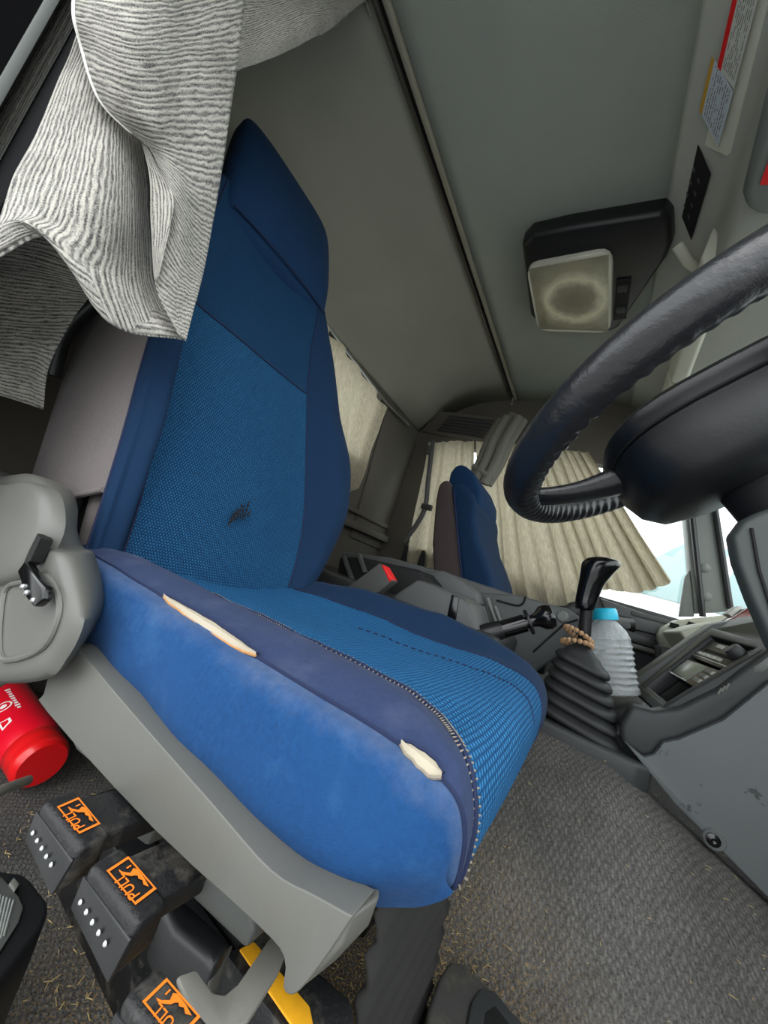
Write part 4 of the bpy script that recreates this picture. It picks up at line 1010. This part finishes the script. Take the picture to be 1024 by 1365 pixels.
# ------------------------------------------------------------------ gear lever
gl = thing('gear_lever', (1.02, -.015, .345), 'tall black gear lever with ribbed rubber boot', 'gear lever')
b0, t0 = Vector((1.025, -.016, .345)), Vector((1.045, .004, .487)); rings = []; NB = 6
prof = []
for k in range(NB):
    f = k/NB; w = .182-.072*f
    prof += [(f+.00, w-.018), (f+.02, w-.006), (f+.045, w), (f+.085, w), (f+.115, w-.008), (f+.135, w-.022)]
prof += [(1.0, .085), (1.05, .080), (1.10, .062), (1.16, .042), (1.22, .032)]
for f, w in prof:
    c = b0.lerp(t0, f); rings.append(rectring(c, (1, 0, 0), (0, 1, .12), w, w*.96, .28, 5))
build('boot', G().loft(rings), 'rubber', gl, angle=50)
sh0, sh1 = b0.lerp(t0, 1.08), at(783, 800, x=1.03)
build('shaft', G().tube([sh0, sh1], .014, 14), 'black', gl)
k0, k1 = at(779, 812, x=1.03), at(795, 744, x=1.03); kd = (k1-k0); fw = Vector((0, -1, .15))
rings = []
for s_, w, d, off in ((-.02, .014, .014, 0), (.02, .021, .021, 0), (.25, .023, .024, 0), (.5, .026, .027, .002), (.72, .030, .034, .007), (.88, .031, .040, .012), (.97, .026, .035, .014), (1.02, .014, .02, .014)):
    c = k0+kd*s_+fw*off
    u_, v_ = Vector((1, 0, 0)), fw.normalized()
    rings.append([c+u_*(w*math.cos(a))+v_*(d*math.sin(a)) for a in np.linspace(0, 2*math.pi, 25)[:-1]])
D = cr(np.array([[list(p) for p in r] for r in rings]), 4)
build('knob', G().loft([[Vector(p) for p in r] for r in D]), 'blackgloss', gl)
# bead bracelet looped round the lever
bd = thing('bead_bracelet', at(770, 852, x=1.03), 'brown wooden bead bracelet looped round the gear lever', 'bracelet')
bead = None
for cxy, rad_, tl in (((771, 846), .030, .25), ((769, 858), .031, -.18)):
    c = at(*cxy, x=1.037)
    for k in range(17):
        a = 2*math.pi*k/17; p = c+Vector((math.cos(a)*rad_, math.sin(a)*rad_, math.sin(a)*rad_*tl+math.cos(a)*rad_*-.25))
        if bead is None:
            bead = build('bead', G().lathe([(0, -.0062), (.0042, -.0045), (.0062, 0), (.0042, .0045), (0, .0062)], p, (0, 0, 1), 8), 'beads', bd); bp0 = p.copy()
        else:
            o = bead.copy(); COL.objects.link(o); o.location = p-bp0
# ------------------------------------------------------------------ water bottle
wb = thing('water_bottle', (1.14, -.035, .345), 'clear ribbed water bottle with cyan cap behind the gear lever', 'bottle')
c0, c1 = at(822, 925, x=1.14), at(806, 822, x=1.14); ax_ = (c1-c0); H = ax_.length
pr = [(0, 0), (.044, .0), (.050, .02)]
for k in range(8): pr += [(.051, .08+.075*k), (.047, .11+.075*k), (.047, .125+.075*k)]
pr += [(.049, .70), (.044, .80), (.032, .89), (.024, .94), (.023, .97), (0, .972)]
ob_ = build('body', G().lathe([(r_, h*H) for r_, h in pr], c0, ax_, 40), 'clear', wb, angle=25)
for v in ob_.data.vertices: v.co += Vector((fnoise(v.co, 60, .0035, 1), fnoise(v.co, 60, .0035, 2), fnoise(v.co, 60, .001, 3)))
build('cap', G().lathe([(0, .955*H), (.030, .955*H), (.031, 1.02*H), (.030, 1.09*H), (.027, 1.11*H), (0, 1.11*H)], c0, ax_, 24), 'cap_blue', wb)
# ================================================================== CENTRE DASH STACK
dk = thing('dash_stack', (1.1, -.3, .35), 'dark centre dash stack with radio display and storage pocket', 'dashboard')
Aq, Bq_, Cq, Dq = at(858, 916, x=1.21), at(947, 847, x=1.21), at(1008, 863, x=1.0), at(884, 938, x=1.0)
Q = (Aq, Dq, Cq, Bq_)     # u: away from passenger side, v: up the slope
nQ = (Dq-Aq).cross(Bq_-Aq).normalized()
nQ = nQ if nQ.z > 0 else -nQ
out = [at(836, 910, x=1.25), at(876, 952, x=.97), at(1018, 862, x=.97), at(1060, 845, x=.97), at(952, 832, x=1.25)]
def ring_frame(o4, i4, depth):
    g = G(); n = len(o4)
    o2 = [p-nQ*depth for p in o4]; i2 = [p-nQ*depth for p in i4]
    return g.add(o4+i4+o2+i2, [q for k in range(4) for q in ((k, (k+1) % 4, 4+(k+1) % 4, 4+k), (8+k, 12+k, 12+(k+1) % 4, 8+(k+1) % 4), (k, 8+k, 8+(k+1) % 4, (k+1) % 4), (4+k, 4+(k+1) % 4, 12+(k+1) % 4, 12+k))])
o4 = [qpt(Q, -.2, -.12), qpt(Q, 1.12, -.1), qpt(Q, 1.12, 1.08), qpt(Q, -.2, 1.12)]; i4 = [qpt(Q, 0, 0), qpt(Q, 1, 0), qpt(Q, 1, 1), qpt(Q, 0, 1)]
build('bezel', ring_frame(o4, i4, .04), 'console_dk', dk, .004, 3)
build('back_plate', G().prism([p-nQ*.03 for p in i4], -nQ*.004), 'blackmatte', dk)
def unit(nm, u0, u1, v0, v1, lift, mat, par=dk, th=.01, bev=.001):
    q = [qpt(Q, u, v)+nQ*lift for u, v in ((u0, v0), (u1, v0), (u1, v1), (u0, v1))]
    return build(nm, G().prism(q, -nQ*th), mat, par, bev)
unit('pocket_shelf', .0, 1, .0, .04, -.004, 'console_lt')
unit('pocket_divider', .45, .48, .02, .32, -.012, 'blackmatte', th=.02)
sc1 = unit('display_unit', .02, .98, .34, .62, -.006, 'blackgloss', th=.02, bev=.002)
unit('screen', .10, .66, .37, .60, -.0045, 'screen', sc1, .003, .0005)
for k in range(6): unit('button', .08+.1*k, .15+.1*k, .345, .362, -.0035, 'silver', sc1, .003, .0005)
for k, v in enumerate((.40, .47, .54)):
    unit('button', .74, .86, v, v+.045, -.0035, 'console_lt', sc1, .003, .0006)
    unit('button', .89, .95, v, v+.045, -.0035, 'silver', sc1, .003, .0006)
rd = unit('radio_unit', .02, .98, .66, .96, -.008, 'black', th=.02, bev=.002)
unit('slot', .15, .85, .79, .83, -.0065, 'groove', rd, .003, .0003)
unit('silver_line', .05, .92, .69, .705, -.006, 'silver', rd, .003, .0003)
for k in range(6): unit('button', .08+.11*k, .16+.11*k, .725, .765, -.005, 'silver', rd, .004, .0006)
build('knob', G().lathe([(0, 0), (.016, 0), (.015, .014), (.012, .018), (0, .018)], qpt(Q, .82, .88)-nQ*.008, nQ, 18), 'console_dk', rd)
unit('slider', .3, .45, .88, .93, -.005, 'silver', rd, .004, .001)
# console body round the stack, its rounded near arm and the plastic side panel
top = [at(836, 912, x=1.26), at(952, 832, x=1.26), at(1120, 800, x=1.26), at(1120, 960, x=1.26), at(836, 985, x=1.26)]
g = G().loft([top, [p+Vector((.10, 0, 0)) for p in top]]); build('far_cheek', g, 'console', dk, .008)
arm = [(826, 968), (842, 940), (872, 948), (905, 944), (960, 916), (1024, 866), (1100, 800), (1100, 900), (1024, 914), (965, 960), (905, 986), (884, 990), (872, 1006), (858, 1010), (828, 990)]
r = [at(a, b, x=.955) for a, b in arm]
build('near_arm', G().prism(r, (.05, 0, 0)), 'console_dk', dk, .012, 4)
build('arm_top', G().add([at(842, 938, x=.99), at(905, 942, x=.99), at(1100, 800, x=.99), at(1100, 770, x=1.26), at(950, 836, x=1.26), at(836, 910, x=1.26)], [(0, 1, 2, 3, 4, 5)]), 'console_dk', dk) if False else None
# filler between the bezel and the arm
f1 = [qpt(Q, 1.10, -.1)-nQ*.006, at(868, 955, x=.965), at(965, 925, x=.965), at(1100, 815, x=.965), qpt(Q, 1.10, 1.5)-nQ*.006]
build('near_shelf', G().prism(f1, -nQ*.02), 'console', dk, .003)
f2 = [at(826, 965, x=.97), at(868, 950, x=.97), qpt(Q, 1.1, -.1)-nQ*.004, qpt(Q, -.2, -.12)-nQ*.004, at(800, 925, x=1.3)]
build('rear_slope', G().prism(f2, (0, .004, -.03)), 'console_dk', dk, .004)
f3 = [qpt(Q, -.2, 1.10)-nQ*.006, qpt(Q, 1.12, 1.06)-nQ*.006, at(1060, 850, x=1.0), at(1060, 815, x=1.0), at(985, 822, x=1.26)]
build('top_shelf', G().prism(f3, -nQ*.02), 'console_lt', dk, .004)
a, b = at(902, 941, x=.985), at(967, 903, x=.985)
build('chrome_strip', G().tube([a, b], .006, 8), 'silver', dk)
for k in range(3): build('vent_tick', G().tube([at(957+5*k, 925-3*k, x=.953), at(962+5*k, 917-3*k, x=.953)], .0022, 6), 'grey_plastic', dk)
cu = at(1012, 884, x=1.0)
build('cup_ring', G().lathe([(.030, 0), (.048, 0), (.052, .006), (.048, .012), (.038, .010), (.030, -.02), (0, -.022)], cu, nQ, 26), 'console_lt', dk)
lw = thing('lower_panel', (.95, -.3, .2), 'scuffed grey plastic panel under the dash beside the carpet', 'panel')
pn = [(832, 988), (858, 1010), (872, 1006), (884, 990), (905, 986), (965, 960), (1024, 912), (1110, 850), (1330, 720), (1330, 1480), (1110, 1290), (1024, 1197), (960, 1132), (900, 1072)]
M['scuffed'] = plain('scuffed_panel', lin(88, 92, 93), .5, var=.08, vs_=8, bump=.3, bs=1200, bd=.0004, dust=lin(54, 56, 57), dlo=.63, dhi=.66)
r = [at(a, b, x=.945-.0*(a > 900)) for a, b in pn]
build('face', G().prism(r, (.04, 0, 0)), 'scuffed', lw, .003)
build('screw_washer', G().lathe([(0, 0), (.017, 0), (.015, .003), (0, .003)], at(952, 1119, x=.945), (-1, 0, 0), 20), 'console', lw)
build('screw', G().lathe([(0, .002), (.010, .002), (.010, .007), (.004, .009), (0, .0075)], at(950, 1118, x=.945), (-1, 0, 0), 16), 'blackgloss', lw)
# passenger side of the dash
pdh = thing('dashboard', (1.75, -.5, .4), 'pale dash top in front of the passenger beside the wood trim', 'dashboard')
r = [at(a, b, x=1.95) for a, b in ((880, 846), (886, 836), (905, 826), (975, 819), (1100, 800), (1100, 860), (945, 862), (886, 870))]
build('dash_top', G().prism(r, (.15, 0, 0)), 'dashtop', pdh, .010, 4)
r = [at(a, b, x=1.60) for a, b in ((905, 842), (940, 832), (975, 826), (1100, 806), (1100, 870), (930, 880))]
build('dash_shelf', G().prism(r, (.40, 0, 0)), 'dashtop', pdh, .010, 4)
r = [at(a, b, x=1.9) for a, b in ((880, 860), (900, 866), (960, 862), (960, 900), (882, 888))]
build('glove_box', G().prism(r, (.18, 0, 0)), 'console', pdh, .008, 3)
for a, b in ((899, 834), (923, 833)): build('dash_hole', G().box(at(a, b, x=1.945), (.012, .03, .02)), 'dark_hole', pdh, .003)
wd_ = [at(a, b, x=1.55) for a, b in ((960, 834), (998, 810), (1012, 812), (1020, 848), (1000, 846))]
build('wood_trim', G().prism(wd_, (.08, 0, .0)), 'wood', pdh, .004)
build('paper_slip', G().prism([at(a, b, x=1.58) for a, b in ((970, 818), (984, 808), (992, 808), (976, 822))], (.06, 0, .0)), 'paper', pdh, .001)
g = G().box((1.25, -.685, .45), (1.9, .15, .30)); build('dash_body', g, 'blackmatte', pdh, .02)
# ================================================================== FLOOR THINGS
# red bottle lying beside the seat base
rb = thing('red_bottle', at(30, 980, z=.04), 'bright red bottle with white print lying under the seat edge', 'bottle')
RZ = .05; a = at(57, 1020, z=RZ); b = at(-40, 868, z=RZ); ax_ = b-a; ax_.z = 0; axn = ax_.normalized(); RB = .043
build('body', G().lathe([(0, .05), (RB*.9, .05), (RB*.98, .062), (RB, .08), (RB, .30), (RB*.8, .33), (0, .33)], a, axn, 36), 'red', rb)
cp = build('cap', G().lathe([(0, 0), (RB*.78, 0), (RB*.9, .006), (RB*.93, .018), (RB*.90, .022), (RB*.93, .028), (RB*.93, .048), (RB*.86, .052), (0, .053)], a, axn, 36), 'red_cap', rb)
tocam = (CAM-(a+axn*.12)); tocam = (tocam-axn*tocam.dot(axn)).normalized(); tang = axn.cross(tocam)
def on_body(h, ang, lift=.0006):
    return a+axn*h+(tocam*math.cos(ang)+tang*math.sin(ang))*(RB+lift)
def decal(nm, h, ang, body, size):
    n_ = (tocam*math.cos(ang)+tang*math.sin(ang)); return text(nm, body, size, 'white', rb, on_body(h, ang), -(n_.cross(axn)), -axn if False else axn, .0004) if False else text(nm, body, size, 'white', rb, on_body(h, ang), n_.cross(-axn) if False else tang*math.cos(ang)-tocam*math.sin(ang), axn, .0004)
for h, an, tx, sz in ((.150, -.45, '品', .012), (.170, -.25, '保温', .009), (.135, .1, 'oo', .009), (.16, .15, 'ooo', .008)):
    pass
g = G()
for h in np.arange(.12, .25, .0085):
    for an in (-.55, -.38, .32):
        w = random.uniform(.05, .1)
        if an == .32 and (h > .19): continue
        g.add([on_body(h, an-w), on_body(h, an+w), on_body(h+.005, an+w), on_body(h+.005, an-w)], [(0, 1, 2, 3)])
ring_c = [on_body(.145+.012*math.cos(t), -.05+.28*math.sin(t)) for t in np.linspace(0, 2*math.pi, 25)[:-1]]
ring_d = [on_body(.145+.0095*math.cos(t), -.05+.22*math.sin(t)) for t in np.linspace(0, 2*math.pi, 25)[:-1]]
g.add(ring_c+ring_d, [(k, (k+1) % 24, 24+(k+1) % 24, 24+k) for k in range(24)])
g.add([on_body(.145+.005*math.cos(t), -.05+.12*math.sin(t)) for t in np.linspace(0, 2*math.pi, 9)[:-1]], [tuple(range(8))])
tri = [on_body(.088, -.42), on_body(.112, -.42), on_body(.106, -.05), on_body(.094, -.05)]; tri2 = [on_body(.092, -.36), on_body(.108, -.36), on_body(.104, -.13), on_body(.097, -.13)]
g.add(tri+tri2, [(0, 1, 5, 4), (1, 2, 6, 5), (2, 3, 7, 6), (3, 0, 4, 7)])
build('white_print', g, 'white', rb, smooth=False)
# black tray with ridged pad at the lower left
bt = thing('black_tray', at(20, 1240, z=.05), 'black plastic tray with ridged grey pad at lower left corner', 'tray')
ol = [(-60, 1150), (30, 1163), (42, 1172), (64, 1200), (66, 1212), (56, 1236), (-2, 1312), (-60, 1350)]
r = [at(a, b, z=.16) for a, b in ol]; cc = sum(r, Vector())/len(r)
build('shell', G().loft([r, [cc+(p-cc)*1.04-Vector((0, 0, .035)) for p in r], [cc+(p-cc)*1.0-Vector((0, 0, .155)) for p in r]]), 'black', bt, .004, 3)
ri = [(-60, 1168), (2, 1172), (24, 1198), (30, 1212), (24, 1232), (-4, 1276), (-60, 1310)]
ri = [at(a, b, z=.1615) for a, b in ri]
pd_ = build('pad', G().prism(ri, (0, 0, .002)), 'grey_plastic_dk', bt, .001)
for k in range(16):
    p0_, p1_ = at(-50+2+k*4.4, 1176+k*1.6, z=.164), at(-50+k*4.2-8, 1290-k*2.8, z=.164)
    build('ridge', G().tube([p0_, p1_], .0010, 5), 'console_lt', pd_)
build('clip', G().prism([at(a, b, z=.163) for a, b in ((10, 1182), (17, 1173), (25, 1182), (18, 1192))], (0, 0, .003)), 'grey_plastic', bt, .001)
# rubber foot pad at the bottom of the view
fp = thing('foot_pad', at(640, 1350, z=.0), 'dark rubber foot pad on the carpet at the bottom edge', 'pedal')
ol = [(556, 1420), (572, 1340), (586, 1300), (600, 1279), (616, 1280), (650, 1312), (720, 1385), (720, 1430)]
r = [at(a, b, z=.075) for a, b in ol]
build('base', G().prism(r, (0, 0, -.06)), 'rubber_dusty', fp, .006, 3)
ol = [(612, 1420), (628, 1335), (640, 1316), (658, 1318), (715, 1385), (720, 1420)]
r = [at(a, b, z=.080) for a, b in ol]
build('raised_plate', G().prism(r, (0, 0, -.008)), 'console_dk', fp, .003, 3)
ol = [(640, 1410), (648, 1348), (660, 1340), (700, 1390), (700, 1410)]
r = [at(a, b, z=.0815) for a, b in ol]; build('tread', G().prism(r, (0, 0, -.003)), 'blackmatte', fp, .001)
# metal rod at the left edge
rod = build('metal_rod', G().tube([at(-30, 1070, z=.12), at(5, 1052, z=.12), at(38, 1040, z=.11)], .006, 10), 'metal'); tag(rod, 'thin grey metal rod by the red bottle at left edge', 'rod')
# strewn straw and lint on the carpet
g = G()
for k in range(1700):
    if k < 700: x, y = random.gauss(.62, .07), random.gauss(.08, .06)
    elif k < 1350: x, y = random.gauss(.36, .10), random.gauss(.30, .20)
    else: x, y = random.uniform(.3, 1.0), random.uniform(-.4, .5)
    if x < .06 or x > 1.2 or y < -.5: continue
    z = floor_z(x, y)+.004; a = random.uniform(0, 6.28); l = random.uniform(.0012, .005); w = random.uniform(.0003, .0006)
    d, e = Vector((math.cos(a), math.sin(a), 0))*l, Vector((-math.sin(a), math.cos(a), 0))*w; c = Vector((x, y, z+floor_z(x+.0, y)*0))
    g.add([c-d-e, c+d-e, c+d+e, c-d+e, c+Vector((0, 0, w))], [(0, 1, 4), (1, 2, 4), (2, 3, 4), (3, 0, 4)])
M['straw'] = plain('straw', lin(188, 164, 108), .8, var=.4, vs_=60, bump=0)
o = build('straw_bits', g, 'straw', smooth=False); tag(o, 'scattered straw and lint bits on the dark carpet', 'litter', kind='stuff')
# ================================================================== OUTSIDE
M['van_white'] = plain('white_paint', lin(238, 240, 240), .4, var=.02, bump=0)
M['van_teal'] = plain('pale_teal_glass', lin(150, 176, 176), .15, var=.06, bump=0)
vn = thing('parked_van', (5.5, -.9, -1.25), 'pale white van parked outside the passenger window', 'vehicle')
g = G().prism([(4.6, -4.5, -1.0), (4.6, 2.6, -1.0), (4.6, 2.6, .95), (4.6, .2, 1.02), (4.6, -.5, 1.9), (4.6, -4.5, 1.95)], (1.9, 0, 0)); build('body', g, 'van_white', vn, .08, 3)
g = G().prism([(4.58, -.62, 1.70), (4.58, .02, 1.08), (4.58, -.75, 1.08), (4.58, -.95, 1.70)], (.04, 0, 0)); build('side_window', g, 'van_teal', vn, .01)
g = G().prism([(4.58, -1.05, 1.70), (4.58, -.86, 1.08), (4.58, -2.0, 1.08), (4.58, -2.0, 1.70)], (.04, 0, 0)); build('side_window', g, 'van_teal', vn, .01)
build('door_mirror', G().box((4.45, .1, 1.15), (.18, .1, .22)), 'console_dk', vn, .03)
for y in (1.6, -3.2): build('wheel', G().lathe([(0, 0), (.34, 0), (.36, .06), (.34, .2), (0, .2)], (4.58, y, -.93), (1, 0, 0), 24), 'black', vn)

# black handle behind the seat at the left
gh = build('grab_handle', G().tube([Vector(p) for p in cr(np.array([list(at(a, b, y=.86)) for a, b in ((66, 500), (78, 452), (98, 424), (132, 396))]), 6)], .017, 12), 'black'); tag(gh, 'black curved handle on the pillar behind the driver seat', 'handle')
